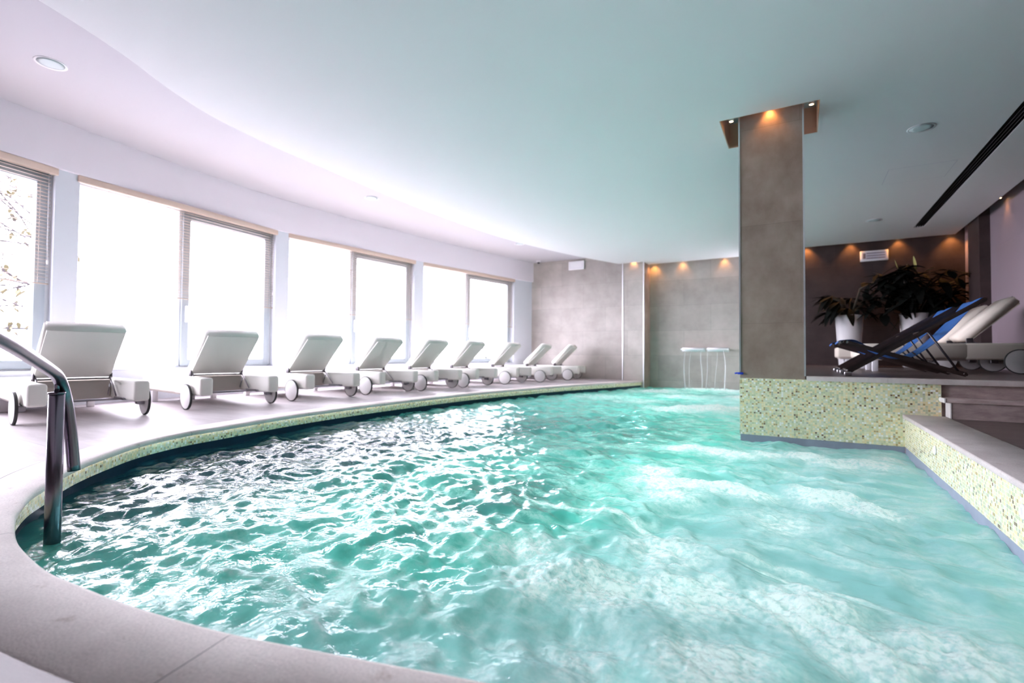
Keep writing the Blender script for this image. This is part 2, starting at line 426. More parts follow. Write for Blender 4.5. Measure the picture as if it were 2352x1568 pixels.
def lerp_pts(pts, n):
    """Catmull-Rom through 2-D points, n samples per span"""
    P = [Vector((*p, 0)) for p in pts]; P = [P[0] * 2 - P[1]] + P + [P[-1] * 2 - P[-2]]
    out = []
    for i in range(1, len(P) - 2):
        for k in range(n):
            t = k / n
            a, b, c, d = P[i - 1], P[i], P[i + 1], P[i + 2]
            q = 0.5 * ((2 * b) + (c - a) * t + (2 * a - 5 * b + 4 * c - d) * t * t + (3 * b - a - 3 * c + d) * t ** 3)
            out.append((q.x, q.y))
    out.append((P[-2].x, P[-2].y))
    return out

# ---------------------------------------------------------------- plan curves
WALLPTS = [(-5.15, -3.0), (-5.62, -2.0), (-6.02, -1.0), (-6.36, 0.0), (-6.62, 1.0), (-6.78, 1.7), (-7.0, 2.8), (-7.15, 3.9), (-7.2, 5.0), (-7.14, 6.2),
           (-7.03, 7.2), (-6.88, 8.4), (-6.66, 9.65), (-6.40, 11.0), (-6.24, YFAR)]
_w = np.array(lerp_pts(WALLPTS, 10))
def xw(y): return float(np.interp(y, _w[:, 1], _w[:, 0]))

POOLPTS = [(-3.25, 11.60), (-3.60, 10.2), (-4.0, 8.7), (-4.28, 7.0), (-4.38, 6.0), (-4.39, 5.0), (-4.36, 4.0), (-4.24, 3.0), (-4.05, 2.22), (-3.98, 1.93),
           (-3.80, 1.58), (-3.57, 1.32), (-3.37, 1.13), (-3.20, 1.00), (-3.02, 0.89), (-2.82, 0.765), (-2.57, 0.66), (-2.34, 0.59), (-2.11, 0.545),
           (-1.81, 0.52), (-1.62, 0.53), (-1.4, 0.55), (-1.2, 0.58), (-1.05, 0.61), (-0.88, 0.655), (-0.7, 0.705), (-0.52, 0.755), (-0.3, 0.80), (0.0, 0.84),
           (0.35, 0.86), (0.7075, 0.865)]
EDGE = lerp_pts(POOLPTS, 8)
XC, XCO = 0.7075, 0.96

def offset(pts, d):
    out = []
    for i, p in enumerate(pts):
        a = pts[max(i - 1, 0)]; b = pts[min(i + 1, len(pts) - 1)]
        t = Vector((b[0] - a[0], b[1] - a[1])).normalized()
        nrm = Vector((t.y, -t.x))         # to the right of travel; water lies on the left of travel
        out.append((p[0] + nrm.x * d, p[1] + nrm.y * d))
    return out
# travel goes far -> near along the left side then right along the near side: the deck is to the right of travel
def arc(pts):
    s = [0.0]
    for a, b in zip(pts, pts[1:]): s.append(s[-1] + math.hypot(b[0] - a[0], b[1] - a[1]))
    return s

def strip_mesh(prof_fn, pts, closed_section=True):
    """sweep: prof_fn(i) -> list of (offset, z); UV.x = arc length, UV.y = distance down the section"""
    s = MB(); S = arc(pts)
    sec = prof_fn(0); k = len(sec)
    cache = {}
    rows = []
    for d, z in sec:
        if d not in cache: cache[d] = offset(pts, d)
        rows.append([s.bm.verts.new((x, y, z)) for x, y in cache[d]])
    acc = [0.0]
    for a, b in zip(sec, sec[1:]): acc.append(acc[-1] + math.hypot(a[0] - b[0], a[1] - b[1]))
    for r in range(k - 1):
        for i in range(len(pts) - 1):
            f = s.bm.faces.new((rows[r][i], rows[r][i + 1], rows[r + 1][i + 1], rows[r + 1][i])); f.smooth = True
            for l, (u, v) in zip(f.loops, ((S[i], acc[r]), (S[i + 1], acc[r]), (S[i + 1], acc[r + 1]), (S[i], acc[r + 1]))): l[s.uv].uv = (u, v)
    return s

# ---------------------------------------------------------------- pool surround
S = arc(EDGE)
def s_at(px, py): return S[min(range(len(EDGE)), key=lambda i: (EDGE[i][0] - px) ** 2 + (EDGE[i][1] - py) ** 2)]
joints = [s_at(-1.05, 0.61), s_at(-2.26, 0.57), s_at(-3.3, 1.06), s_at(-4.0, 2.0), s_at(-4.35, 3.2), s_at(-4.38, 4.4), s_at(0.1, 0.84)]
M['coping'] = coping_mat('coping_limestone', joints)
M['coping_plain'] = coping_mat('ledge_limestone', [], (0.50, 0.43, 0.42), (0.68, 0.61, 0.59))
CW = 0.20
cop = strip_mesh(lambda i: [(-0.012, -0.035), (-0.018, -0.018), (-0.012, -0.004), (0.0, 0.0), (CW, 0.0), (CW, -0.06)], EDGE)
struct(cop.build('pool_coping', M['coping'], recalc=False), 'curved pale limestone coping slabs around the left and near rim of the pool', 'pool coping')
mos = strip_mesh(lambda i: [(0.0, -0.03), (0.0, -0.105)], EDGE)
struct(mos.build('pool_rim_mosaic', M['mosaic'], recalc=False), 'narrow green mosaic band below the curved coping, above the water', 'mosaic band')
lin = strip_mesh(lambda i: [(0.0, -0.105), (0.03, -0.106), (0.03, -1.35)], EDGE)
struct(lin.build('pool_wall_curved', M['liner_shaded'], recalc=False), 'curved grey pool wall under the mosaic band, shade painted into its colour', 'pool wall')

# joint between coping and deck: deck sits 4 mm outside, a hair lower
DE = offset(EDGE, CW + 0.006)
wall_line = [(xw(y) - 0.2, y) for y in np.arange(-3.0, YFAR, 0.2)] + [(xw(YFAR) - 0.2, YFAR)]
deck = MB()
deckpoly = [(0.0 + XC, -3.0)] + wall_line[:] + [(-3.72, YFAR), (-3.72, 11.6)] + DE[1:] 
deck.prism(deckpoly, -0.12, -0.001)
struct(deck.build('floor', M['deck']), 'light grey tiled pool deck', 'floor')

# pool shell (inside)
shell = MB()
shell.box(-5.2, XC + 0.3, 0.3, YNICHE + 0.1, -1.5, -1.35)
struct(shell.build('pool_floor', M['pool_tile']), 'pale turquoise pool bottom seen through the water', 'pool floor')
# shallow entry bench at the near left
bench = MB()
bpoly = [p for p in EDGE if p[1] < 1.35 and p[0] < -0.4]
inner = [(-0.45, 1.05), (-1.2, 0.98), (-1.9, 1.12), (-2.5, 1.35), (-3.0, 1.75)]
bench.prism([(p[0], p[1]) for p in bpoly] + inner, -1.3, -0.42)
struct(bench.build('pool_bench', M['pool_tile']), 'pale submerged bench along the near rim of the pool', 'pool bench')

# right hand ledge with mosaic face
def uvbox(name, mat, x0, x1, y0, y1, z0, z1, bevel=0.0, **k):
    b = MB(); b.box(x0, x1, y0, y1, z0, z1, bevel); return b.build(name, mat, **k)
lf = uvbox('pool_ledge_wall', M['mosaic'], XC, XCO - 0.02, 0.6, 5.0, -0.115, LEDGE - 0.03)
struct(lf, 'low mosaic wall along the right side of the pool', 'mosaic wall')
struct(uvbox('pool_ledge_liner', M['liner'], XC + 0.004, XCO - 0.02, 0.6, 5.0, -1.35, -0.115), 'grey liner strip at the foot of the right mosaic wall', 'liner')
ledge = MB(); ledge.box(XC - 0.015, XCO, 0.6, 5.0, LEDGE - 0.03, LEDGE, 0.006)
struct(ledge.build('pool_ledge', M['coping_plain']), 'straight grey stone ledge on top of the right mosaic wall', 'ledge')
for i, (yy) in enumerate((2.55, 3.95)):
    f = MB(); f.lathe([(0.028, 0.0), (0.030, -0.004), (0.020, -0.010), (0.019, -0.004)], (XC, yy, 0.03), 24, 'X')
    t = empty('jet_nozzle', (0, 0, 0)); 
    tag(t, ['round white jet nozzle in the right mosaic wall, nearest the camera', 'round white jet nozzle in the right mosaic wall, near the steps'][i], 'pool jet', 'jet nozzles in the mosaic wall')
    f.build('flange', M['white_plastic'], t)
    g = MB(); g.lathe([(0.019, -0.004), (0.010, -0.006)], (XC, yy, 0.03), 20, 'X'); g.build('nozzle', M['pale_mark'], t)

# right floor and platform
struct(uvbox('floor_right', M['plat_floor'], XCO + 0.002, XR + 0.2, -3.0, 5.03, -0.1, LEDGE - 0.004), 'dark brown plank-look floor beside the right ledge', 'floor')
plat = MB(); plat.box(-0.49, XR + 0.2, 5.05, YFAR + 0.02, -1.4, PLAT - 0.045)
struct(plat.build('platform_base', M['step_stone']), 'raised platform body behind the mosaic wall', 'platform')
struct(uvbox('mosaic_wall_front', M['mosaic'], -0.495, 0.935, 5.0, 5.05, -0.115, PLAT - 0.03), 'tall green and cream mosaic wall below the column', 'mosaic wall')
struct(uvbox('mosaic_wall_side', M['mosaic'], -0.495, -0.455, 5.05, YNICHE, -0.115, PLAT - 0.03), 'mosaic side of the platform facing the waterfall niche', 'mosaic wall')
struct(uvbox('mosaic_wall_liner', M['liner'], -0.490, XC, 5.006, 5.05, -1.35, -0.115), 'grey liner strip at the foot of the tall mosaic wall', 'liner')
fl = MB(); fl.box(-0.49, XR + 0.2, 5.10, YFAR + 0.02, PLAT - 0.045, PLAT)
struct(fl.build('platform_floor', M['plat_floor']), 'dark brown plank-look floor of the raised platform', 'floor')
pe = MB(); pe.box(0.036, XR + 0.2, 4.975, 5.10, PLAT - 0.04, PLAT + 0.001, 0.004)
struct(pe.build('platform_edge_slab', M['plat_edge']), 'pale stone nosing along the front of the raised platform', 'nosing')
# steps
st = empty('stone_steps', (0.95, 4.85, LEDGE)); struct(st, 'two brown travertine steps up to the platform with a white side', 'steps')
def rel(o, parent):
    o.parent = parent; o.matrix_parent_inverse = Matrix.Translation(-parent.location); return o
b = MB(); b.box(0.965, XR, 4.86, 5.03, LEDGE - 0.003, 0.262); rel(b.build('riser', M['step_stone']), st)
b = MB(); b.box(0.93, XR, 4.845, 5.04, 0.262, 0.292, 0.003); rel(b.build('tread', M['step_stone']), st)
b = MB(); b.box(0.938, XR, 5.032, 5.06, 0.292, PLAT - 0.04); rel(b.build('riser', M['step_stone']), st)
b = MB(); b.box(0.958, 0.965, 4.855, 4.999, LEDGE + 0.001, 0.262); rel(b.build('side_panel', M['step_white'], label='white side panel'), st)
b = MB(); b.box(0.922, 0.93, 4.84, 4.999, 0.26, 0.294); rel(b.build('side_trim', M['step_white'], label='white end of the tread'), st)

# ---------------------------------------------------------------- column
col = MB(); col.box(-0.491, 0.026, 5.0, 5.36, PLAT - 0.03, CEIL2)
colo = col.build('pillar', M['stone_col']); struct(colo, 'square brown stone clad pillar standing on the mosaic wall', 'pillar')
for x0, x1 in ((-0.497, -0.484), (0.019, 0.032)):
    b = MB(); b.box(x0, x1, 4.992, 5.012, PLAT - 0.0, CEIL2 - 0.01); o = b.build('corner_strip', M['strip'], colo, label='steel corner strip')
b = MB(); b.box(-0.512, -0.462, 4.975, 4.998, 0.432, 0.452, 0.005)
b.tube([(-0.512, 4.985, 0.445), (-0.535, 4.982, 0.440)], 0.007, 8)
tag(b.build('blue_cable_clip', M['blue_tape']), 'small bright blue plastic clip at the foot of the pillar corner', 'clip')

# ---------------------------------------------------------------- walls
struct(uvbox('wall_far', M['stone_wall'], -6.55, -3.72, YFAR, YFAR + 0.25, -0.12, CEIL2 + 0.1), 'grey beige stone tiled far wall behind the last loungers', 'wall')
pier = MB(); pier.box(-3.72, -3.21, 11.58, YNICHE + 0.1, -1.3, CEIL2)
po = struct(pier.build('wall_far_pier', M['stone_wall']), 'stone pier with steel corner strips beside the waterfall niche', 'pier')
b = MB(); b.box(-3.2105, -3.198, 11.602, YNICHE, -0.16, CEIL - 0.001); b.build('side_shade_slab', M['stone_col'], po, label='brown side slab, dark partly to stand in for shade')  # brown slab added on the pier side, its dark tone partly painted shade
for x0, x1 in ((-3.728, -3.708), (-3.222, -3.200)):
    b = MB(); b.box(x0, x1, 11.568, 11.60, 0.0 if x0 < -3.5 else -0.16, CEIL2 - 0.01); b.build('corner_strip', M['strip'], po, label='steel corner strip')
struct(uvbox('wall_far_niche', M['stone_wall'], -3.21, -0.455, YNICHE, YNICHE + 0.2, -1.35, CEIL2 + 0.1), 'stone tiled wall behind the two waterfall spouts', 'wall')
struct(uvbox('wall_far_right', M['stone_dark'], -0.455, XR + 0.3, YFAR, YFAR + 0.2, PLAT - 0.05, CEIL2 + 0.1), 'dark brown stone wall behind the platform planters', 'wall')
struct(uvbox('wall_divider', M['stone_dark'], -0.455, -0.30, 9.0, YFAR, PLAT - 0.05, CEIL2), 'dark return wall beside the niche, hidden behind the pillar', 'wall') if False else None
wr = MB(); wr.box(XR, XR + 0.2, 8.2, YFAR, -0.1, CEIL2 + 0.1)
struct(uvbox('wall_right_near_dark', M['stone_dark'], XR, XR + 0.2, -3.0, 8.2, -0.1, CEIL2 + 0.1), 'unseen near part of the right wall, made dark to cut bounced light', 'wall')  # out of view; dark stone chosen here to cut bounced light
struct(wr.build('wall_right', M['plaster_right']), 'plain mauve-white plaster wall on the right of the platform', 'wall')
b = MB(); b.box(XR - 0.13, XR, 10.35, 10.95, PLAT, CEIL2)
struct(b.build('trim_1', M['stone_dark']), 'dark stone pilaster on the right wall near the rear corner', 'pilaster')
dr = MB(); dr.box(XR - 0.02, XR + 0.001, 8.55, 10.03, PLAT, 2.26, 0.004)
do = struct(dr.build('door_1', M['plaster_right']), 'flush pale door panel in the right wall behind the loungers', 'door')
b = MB(); b.box(XR - 0.06, XR - 0.02, 8.66, 8.69, 1.38, 1.40); b.box(XR - 0.06, XR - 0.05, 8.66, 8.80, 1.38, 1.40); b.build('door_handle', M['metal'], do)
struct(uvbox('wall_back', M['stone_dark'], -6.6, XR + 0.2, -3.2, -3.0, -0.1, CEIL2 + 0.1), 'unseen wall behind the viewpoint, made dark to cut bounced light', 'wall')  # unseen back wall, given dark stone to lower the bounce

# left wall: band above windows, pillars, low wall under windows
def curved_wall(name, y0, y1, off, thick, z0, z1, mat, lab, cat='wall'):
    n = max(2, int((y1 - y0) / 0.12)); ys = np.linspace(y0, y1, n)
    inn = [(xw(y) - off, y) for y in ys]; out = [(xw(y) - off - thick, y) for y in ys][::-1]
    b = MB(); b.prism(inn + out, z0, z1)
    o = b.build(name, mat); return struct(o, lab, cat)
curved_wall('wall_left_header', -3.0, YFAR, 0.0, 0.32, HEAD, CEIL2 + 0.05, M['plaster'], 'curved plaster band above the windows')
curved_wall('wall_left_sill', -3.0, YFAR, 0.045, 0.27, -0.1, SILL, M['plaster_white'], 'low white wall below the windows')
BAYS = [(-0.45, 2.02, 0.75), (2.24, 4.83, 3.40), (5.07, 7.83, 6.35), (8.09, 11.02, 9.45)]
pills = [(-3.0, -0.45), (2.02, 2.24), (4.83, 5.07), (7.83, 8.09), (11.02, YFAR)]
where = ['left of the leftmost window', 'between the first and second windows', 'between the second and third windows', 'between the third and fourth windows', 'beside the stone far wall']
for (a, b_), wh in zip(pills, where):
    curved_wall('wall_left_pillar', a, b_, 0.045, 0.27, SILL, HEAD, M['plaster_white'], 'white window pier ' + wh, 'wall pier')

def bay_frame(y0, y1, off):
    a = Vector((xw(y0) - off, y0, 0)); b = Vector((xw(y1) - off, y1, 0))
    d = (b - a).normalized(); nrm = Vector((-d.y, d.x, 0))          # points outdoors (-x)
    if nrm.x > 0: nrm = -nrm
    m = Matrix(((d.x, nrm.x, 0, a.x), (d.y, nrm.y, 0, a.y), (0, 0, 1, 0), (0, 0, 0, 1)))
    return m, (b - a).length

blind_labels = ['beige venetian blind over the leftmost window beside the tree',
                'beige venetian blind over the large window behind the two nearest loungers', 'beige venetian blind over the third window from the left',
                'beige venetian blind over the window nearest the stone far wall']
win_labels = ['leftmost window with the bare tree outside', 'large sliding window behind the two nearest loungers',
              'third sliding window from the left', 'sliding window nearest the stone far wall']
for k, (y0, y1, ym) in enumerate(BAYS):
    m, L = bay_frame(y0, y1, 0.16)
    mid = (ym - y0) / (y1 - y0) * L
    z0, z1 = SILL, HEAD
    w = empty('window_%d' % (k + 1), (0, 0, 0)); struct(w, win_labels[k], 'window')
    f = MB(); t = 0.045
    for bx in ((0, t, z0, z1), (L - t, L, z0, z1), (mid - 0.022, mid + 0.022, z0, z1)): f.box(bx[0], bx[1], 0.0, 0.07, bx[2], bx[3], 0.004, m)
    f.box(0, L, 0.0, 0.07, z0, z0 + 0.05, 0.004, m); f.box(0, L, 0.0, 0.07, z1 - 0.07, z1, 0.004, m)
    f.build('window_frame', M['frame'], w)
    s_ = MB(); sw = 0.10
    s_.box(mid + 0.022, mid + 0.022 + sw, -0.03, 0.03, z0 + 0.03, z1 - 0.05, 0.005, m)
    s_.box(L - t - sw, L - t, -0.03, 0.03, z0 + 0.03, z1 - 0.05, 0.005, m)
    s_.box(mid + 0.022, L - t, -0.028, 0.028, z0 + 0.03, z0 + 0.03 + sw * 0.9, 0.005, m)
    s_.box(mid + 0.022, L - t, -0.028, 0.028, z1 - 0.17, z1 - 0.05, 0.005, m)
    so = s_.build('window_sash', M['sash'], w, label='grey sliding sash')
    h = MB(); h.box(mid + 0.06, mid + 0.085, -0.075, -0.035, 1.00, 1.22, 0.008, m); h.box(mid + 0.062, mid + 0.083, -0.04, -0.03, 1.08, 1.14, 0.003, m)
    h.build('window_handle', M['white_plastic'], so)
    g = MB(); g.box(t, mid, 0.033, 0.037, z0 + 0.05, z1 - 0.07, 0, m); g.build('glass_pane', M['glass'], w)
    g = MB(); g.box(mid + 0.1, L - t - 0.08, 0.0, 0.004, z0 + 0.1, z1 - 0.15, 0, m); g.build('glass_pane', M['glass'], w)
    si = MB(); si.box(-0.0, L, -0.115, 0.0, z0, z0 + 0.012, 0.003, m); si.build('window_sill', M['plaster_white'], w)
    # blind
    mb, Lb = bay_frame(y0, y1, 0.03)
    bl = empty('venetian_blind', (0, 0, 0)); tag(bl, blind_labels[k], 'blind', 'venetian blinds on the window wall')
    c = MB(); c.box(-0.02, Lb + 0.02, -0.01, 0.055, HEAD - 0.075, HEAD - 0.002, 0.006, mb); c.build('cassette', M['cassette'], bl)
    sl = MB(); zb = 1.31; ns = 31
    for i in range(ns):
        z = HEAD - 0.10 - i * (HEAD - 0.10 - zb - 0.03) / (ns - 1)
        sl.box(0.03, Lb - 0.03, 0.018, 0.043, z - 0.0007, z + 0.0007, 0, mb)
    slo = sl.build('slats', M['slat'], bl)
    r_ = MB(); r_.box(0.03, Lb - 0.03, 0.018, 0.043, zb - 0.008, zb + 0.004, 0.002, mb); r_.build('bottom_rail', M['slat'], bl)
    for u in (0.12, Lb * 0.5, Lb - 0.12):
        cd = MB(); cd.box(u - 0.001, u + 0.001, 0.029, 0.031, zb, HEAD - 0.08, 0, mb); cd.build('ladder_cord', M['slat'], bl)
    pc = MB(); pc.tube([mb @ Vector((Lb - 0.06, 0.005, HEAD - 0.08)), mb @ Vector((Lb - 0.06, 0.003, 1.75)), mb @ Vector((Lb - 0.055, 0.0, 1.55))], 0.0022, 6)
    pc.lathe([(0.004, 0.0), (0.009, -0.01), (0.009, -0.04), (0.003, -0.05)], tuple(mb @ Vector((Lb - 0.055, 0.0, 1.56))), 10)
    pc.build('pull_cord', M['white_plastic'], bl)

# ---------------------------------------------------------------- ceilings
INNER = lerp_pts([(-3.1, -3.0), (-3.4, -1.5), (-3.75, -0.2), (-4.10, 1.0), (-4.33, 1.6), (-4.60, 2.1), (-4.78, 2.6), (-4.88, 3.3), (-4.95, 4.4), (-5.0, 5.4), (-5.0, 6.3), (-4.93, 7.5),
                  (-4.76, 8.6), (-4.45, 9.8), (-4.18, 10.6), (-3.80, 11.53)], 6)
ce = MB()
cpoly = INNER + [(-3.72, 11.53), (-3.20, 11.53), (-3.20, 11.93), (-0.42, 11.93), (-0.42, 11.53), (XR - 0.17, 11.53), (XR - 0.17, -3.0)]
hole = [(-0.655, 4.93), (0.152, 4.93), (0.152, 5.645), (-0.655, 5.645)]
slot = [(1.66, 3.0), (1.79, 3.0), (1.79, 10.66), (1.66, 10.66)]
ce.prism(cpoly, CEIL, CEIL2 - 0.001, holes=[hole, slot])
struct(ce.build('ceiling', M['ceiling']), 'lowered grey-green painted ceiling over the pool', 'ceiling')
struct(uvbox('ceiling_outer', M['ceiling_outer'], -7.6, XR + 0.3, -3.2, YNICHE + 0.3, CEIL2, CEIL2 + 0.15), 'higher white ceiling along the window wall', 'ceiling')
b = MB()
t = 0.008
b.box(-0.655, -0.655 + t, 4.93, 5.645, CEIL + 0.001, CEIL2 - 0.002); b.box(0.152 - t, 0.152, 4.93, 5.645, CEIL + 0.001, CEIL2 - 0.002)
b.box(-0.655 + t, 0.152 - t, 5.645 - t, 5.645, CEIL + 0.001, CEIL2 - 0.002); b.box(-0.655 + t, 0.152 - t, 4.93, 4.93 + t, CEIL + 0.001, CEIL2 - 0.002)
struct(b.build('trim_2', M['copper']), 'copper-toned lining of the ceiling recess around the pillar', 'recess lining')

# linear vent in the slot
lv = empty('linear_vent', (0, 0, 0)); tag(lv, 'long black linear air vent in the ceiling above the platform', 'vent')
b = MB(); b.box(1.66, 1.79, 3.0, 10.66, CEIL + 0.05, CEIL + 0.06); b.build('backing', M['black'], lv)
b = MB()
for x in (1.66, 1.697, 1.727, 1.757, 1.787): b.box(x, x + 0.004, 3.0, 10.66, CEIL + 0.004, CEIL + 0.05)
b.build('slot_blades', M['dark_metal'], lv)
# hatch
b = MB()
for x0, x1, y0, y1 in ((0.9, 1.52, 7.2, 7.206), (0.9, 1.52, 7.79, 7.796), (0.9, 0.906, 7.2, 7.796), (1.514, 1.52, 7.2, 7.796)):
    b.box(x0, x1, y0, y1, CEIL - 0.001, CEIL + 0.001)
hatch = empty('ceiling_hatch', (0, 0, 0)); tag(hatch, 'flush square access hatch faintly outlined in the ceiling beside the vent', 'hatch')
b.build('joint_line', M['pale_mark'], hatch)
b = MB(); b.box(0.906, 1.514, 7.206, 7.79, CEIL - 0.0015, CEIL + 0.0005); b.build('panel', M['ceiling'], hatch)

def speaker(x, y, z, lab):
    t = empty('ceiling_speaker', (x, y, z)); tag(t, lab, 'speaker', 'round ceiling speakers')
    b = MB(); b.lathe([(0.092, 0.0), (0.112, -0.004), (0.112, 0.0)], n=36); b.build('trim_ring', M['white_plastic'], t)
    b = MB(); b.lathe([(0.093, -0.002), (0.06, -0.004), (0.001, -0.005)], n=36); b.build('grille', M['speaker'], t)
speaker(-5.55, 1.57, CEIL2, 'round speaker in the outer ceiling above the nearest window')
speaker(-5.88, 5.55, CEIL2, 'faint round speaker in the outer ceiling midway along the windows')
speaker(-5.42, 9.5, CEIL2, 'faint round speaker in the outer ceiling near the far wall')
speaker(1.01, 6.03, CEIL, 'round grey speaker in the ceiling right of the pillar')
speaker(1.02, 9.76, CEIL, 'small round speaker in the ceiling toward the dark rear wall')

def downlight(x, y, lab, z=2.90, power=9, size=0.03, tilt=(0, 0)):
    t = empty('downlight', (x, y, CEIL2 - 0.001)); tag(t, lab, 'downlight', 'warm recessed downlights')
    d = z - CEIL2
    b = MB(); b.lathe([(size * 0.9, 0.0), (size, d), (size * 0.8, d), (size * 0.75, d + 0.01)], n=20); b.build('housing', M['white_plastic'], t)
    b = MB(); b.lathe([(size * 0.75, d + 0.009), (size * 0.7, d + 0.002), (0.002, d + 0.001)], n=20); b.build('lens', M['lamp'], t)
    l = bpy.data.lights.new('downlight_glow', 'SPOT'); l.energy = power; l.color = (1.0, 0.42, 0.10); l.spot_size = math.radians(95); l.spot_blend = 0.8; l.shadow_soft_size = 0.02
    o = bpy.data.objects.new('downlight_glow', l); C.objects.link(o); o.location = (x, y, z - 0.012); o.rotation_euler = (math.radians(tilt[0]), math.radians(tilt[1]), 0)
P_ = 3.0
downlight(-0.235, 4.965, 'warm downlight in the recess shining on the front of the pillar', 2.88, 2.6, 0.022)
downlight(-0.573, 5.14, 'small bright downlight left of the pillar head', 2.875, 0.8, 0.022)
downlight(0.092, 5.14, 'small bright downlight right of the pillar head', 2.875, 0.8, 0.022)
downlight(-3.45, 11.555, 'warm downlight above the stone pier', 2.9, P_, 0.02)
downlight(-3.08, 12.0, 'warm downlight in the corner of the waterfall niche', 2.9, P_ * 2)
downlight(-2.42, 12.02, 'warm downlight above the left waterfall spout', 2.9, P_)
downlight(-1.50, 12.02, 'warm downlight above the right waterfall spout', 2.9, P_)
downlight(0.11, 11.64, 'warm downlight on the dark rear wall beside the pillar', 2.9, P_ * 4)
downlight(0.85, 11.64, 'warm downlight on the rear wall left of the white sign', 2.9, P_ * 3.2)
downlight(1.60, 11.64, 'warm downlight on the rear wall right of the white sign', 2.9, P_ * 3.2)
downlight(2.36, 11.62, 'warm downlight in the rear right corner', 2.9, P_ * 4)
downlight(2.47, 11.15, 'warm downlight on the right wall between corner and pilaster', 2.9, P_ * 1.2)
downlight(2.47, 9.6, 'warm downlight on the right wall above the door', 2.9, P_ * 0.4)

# signs / camera
def sign(x0, x1, z0, z1, y, lab, bars, name='emergency_light'):
    t = empty(name, ((x0 + x1) / 2, y, z0)); tag(t, lab, 'sign')
    w = x1 - x0; h = z1 - z0
    b = MB(); b.box(-w / 2, w / 2, -0.05, 0, 0, h, 0.008); b.build('case', M['white_plastic'], t)
    b = MB(); b.box(-w / 2 + 0.03, w / 2 - 0.03, -0.052, -0.049, 0.03, h - 0.03, 0); b.build('face', M['pale_mark'] if bars else M['white_plastic'], t)
    b = MB()
    if bars:
        b.box(-w / 2 + 0.045, -w / 2 + 0.085, -0.054, -0.051, 0.05, h - 0.05)
        for i in range(3): b.box(-w / 2 + 0.10, w / 2 - 0.05, -0.054, -0.051, 0.045 + i * 0.048, 0.060 + i * 0.048)
        b.build('lettering', M['grey_mark'], t, label='blurred grey lines of writing')
    else:
        b.box(-w / 2 + 0.04, -w / 2 + 0.046, -0.054, -0.051, 0.035, h - 0.04); b.box(-w / 2 + 0.04, w / 2 - 0.04, -0.054, -0.051, 0.035, 0.041)
        b.box(w / 2 - 0.046, w / 2 - 0.04, -0.054, -0.051, 0.035, h - 0.06)
        b.build('outline', M['pale_mark'], t)
sign(-5.19, -4.76, 2.79, 3.01, YFAR, 'bright white emergency light box high on the stone far wall', False)
sign(1.00, 1.44, 2.46, 2.66, YFAR, 'white sign with grey lines of writing on the dark rear wall', True, 'wall_sign')
t = empty('dome_camera', (-5.95, 11.45, CEIL2)); tag(t, 'small white dome security camera in the ceiling corner by the far wall', 'security camera')
b = MB(); b.lathe([(0.055, 0.0), (0.06, -0.03), (0.045, -0.045), (0.04, -0.045)], n=24); b.build('base', M['white_plastic'], t)
b = MB(); b.lathe([(0.038, -0.045), (0.036, -0.065), (0.022, -0.08), (0.003, -0.085)], n=24); b.build('dome', M['black'], t)

# ---------------------------------------------------------------- waterfall spouts
for i, (x0, x1) in enumerate(((-2.43, -1.93), (-1.87, -1.42))):
    t = empty('waterfall_spout', (0, 0, 0)); tag(t, ['flat steel waterfall spout on the niche wall, the one nearer the pier', 'flat steel waterfall spout on the niche wall, the one nearer the brown pillar'][i], 'spout', 'waterfall spouts')
    b = MB(); b.box(x0, x1, YNICHE - 0.22, YNICHE, 0.735, 0.765, 0.004); b.build('blade', M['white_plastic'], t)
    b = MB(); b.box(x0 - 0.01, x1 + 0.01, YNICHE - 0.012, YNICHE, 0.70, 0.79, 0.003); b.build('wall_plate', M['strip'], t)
streams = [(-2.36, .012), (-2.20, .006), (-1.99, .014), (-1.82, .009), (-1.50, .016), (-1.63, .007)]
for i, (x, r) in enumerate(streams):
    pts = []
    for k in range(15):
        tt = k / 14
        pts.append((x + (0.05 if i % 2 == 0 else -0.03) * tt + 0.012 * math.sin(7 * tt + i), YNICHE - 0.2 - 0.16 * tt, 0.732 - 0.89 * tt ** 1.6))
    b = MB(); b.tube(pts, [r * (0.35 + 0.65 * (k / 14)) * (1 + 0.35 * math.sin(k * 2.1 + i)) * 0.8 for k in range(15)], 8)
    for k in range(9):
        bb = bmesh.new(); bmesh.ops.create_icosphere(bb, subdivisions=1, radius=random.uniform(0.004, 0.011),
            matrix=Matrix.Translation((x + random.uniform(-0.07, 0.09), YNICHE - 0.36 + random.uniform(-0.08, 0.08), WATER + random.uniform(0.03, 0.22))))
        b.merge(bb, smooth=True)
    tag(b.build('water_stream', M['stream']), 'thin stream of water falling from the %s spout' % ('pier-side' if x < -1.9 else 'pillar-side'), 'water stream', 'streams falling from the %s spout' % ('pier-side' if x < -1.9 else 'pillar-side'))

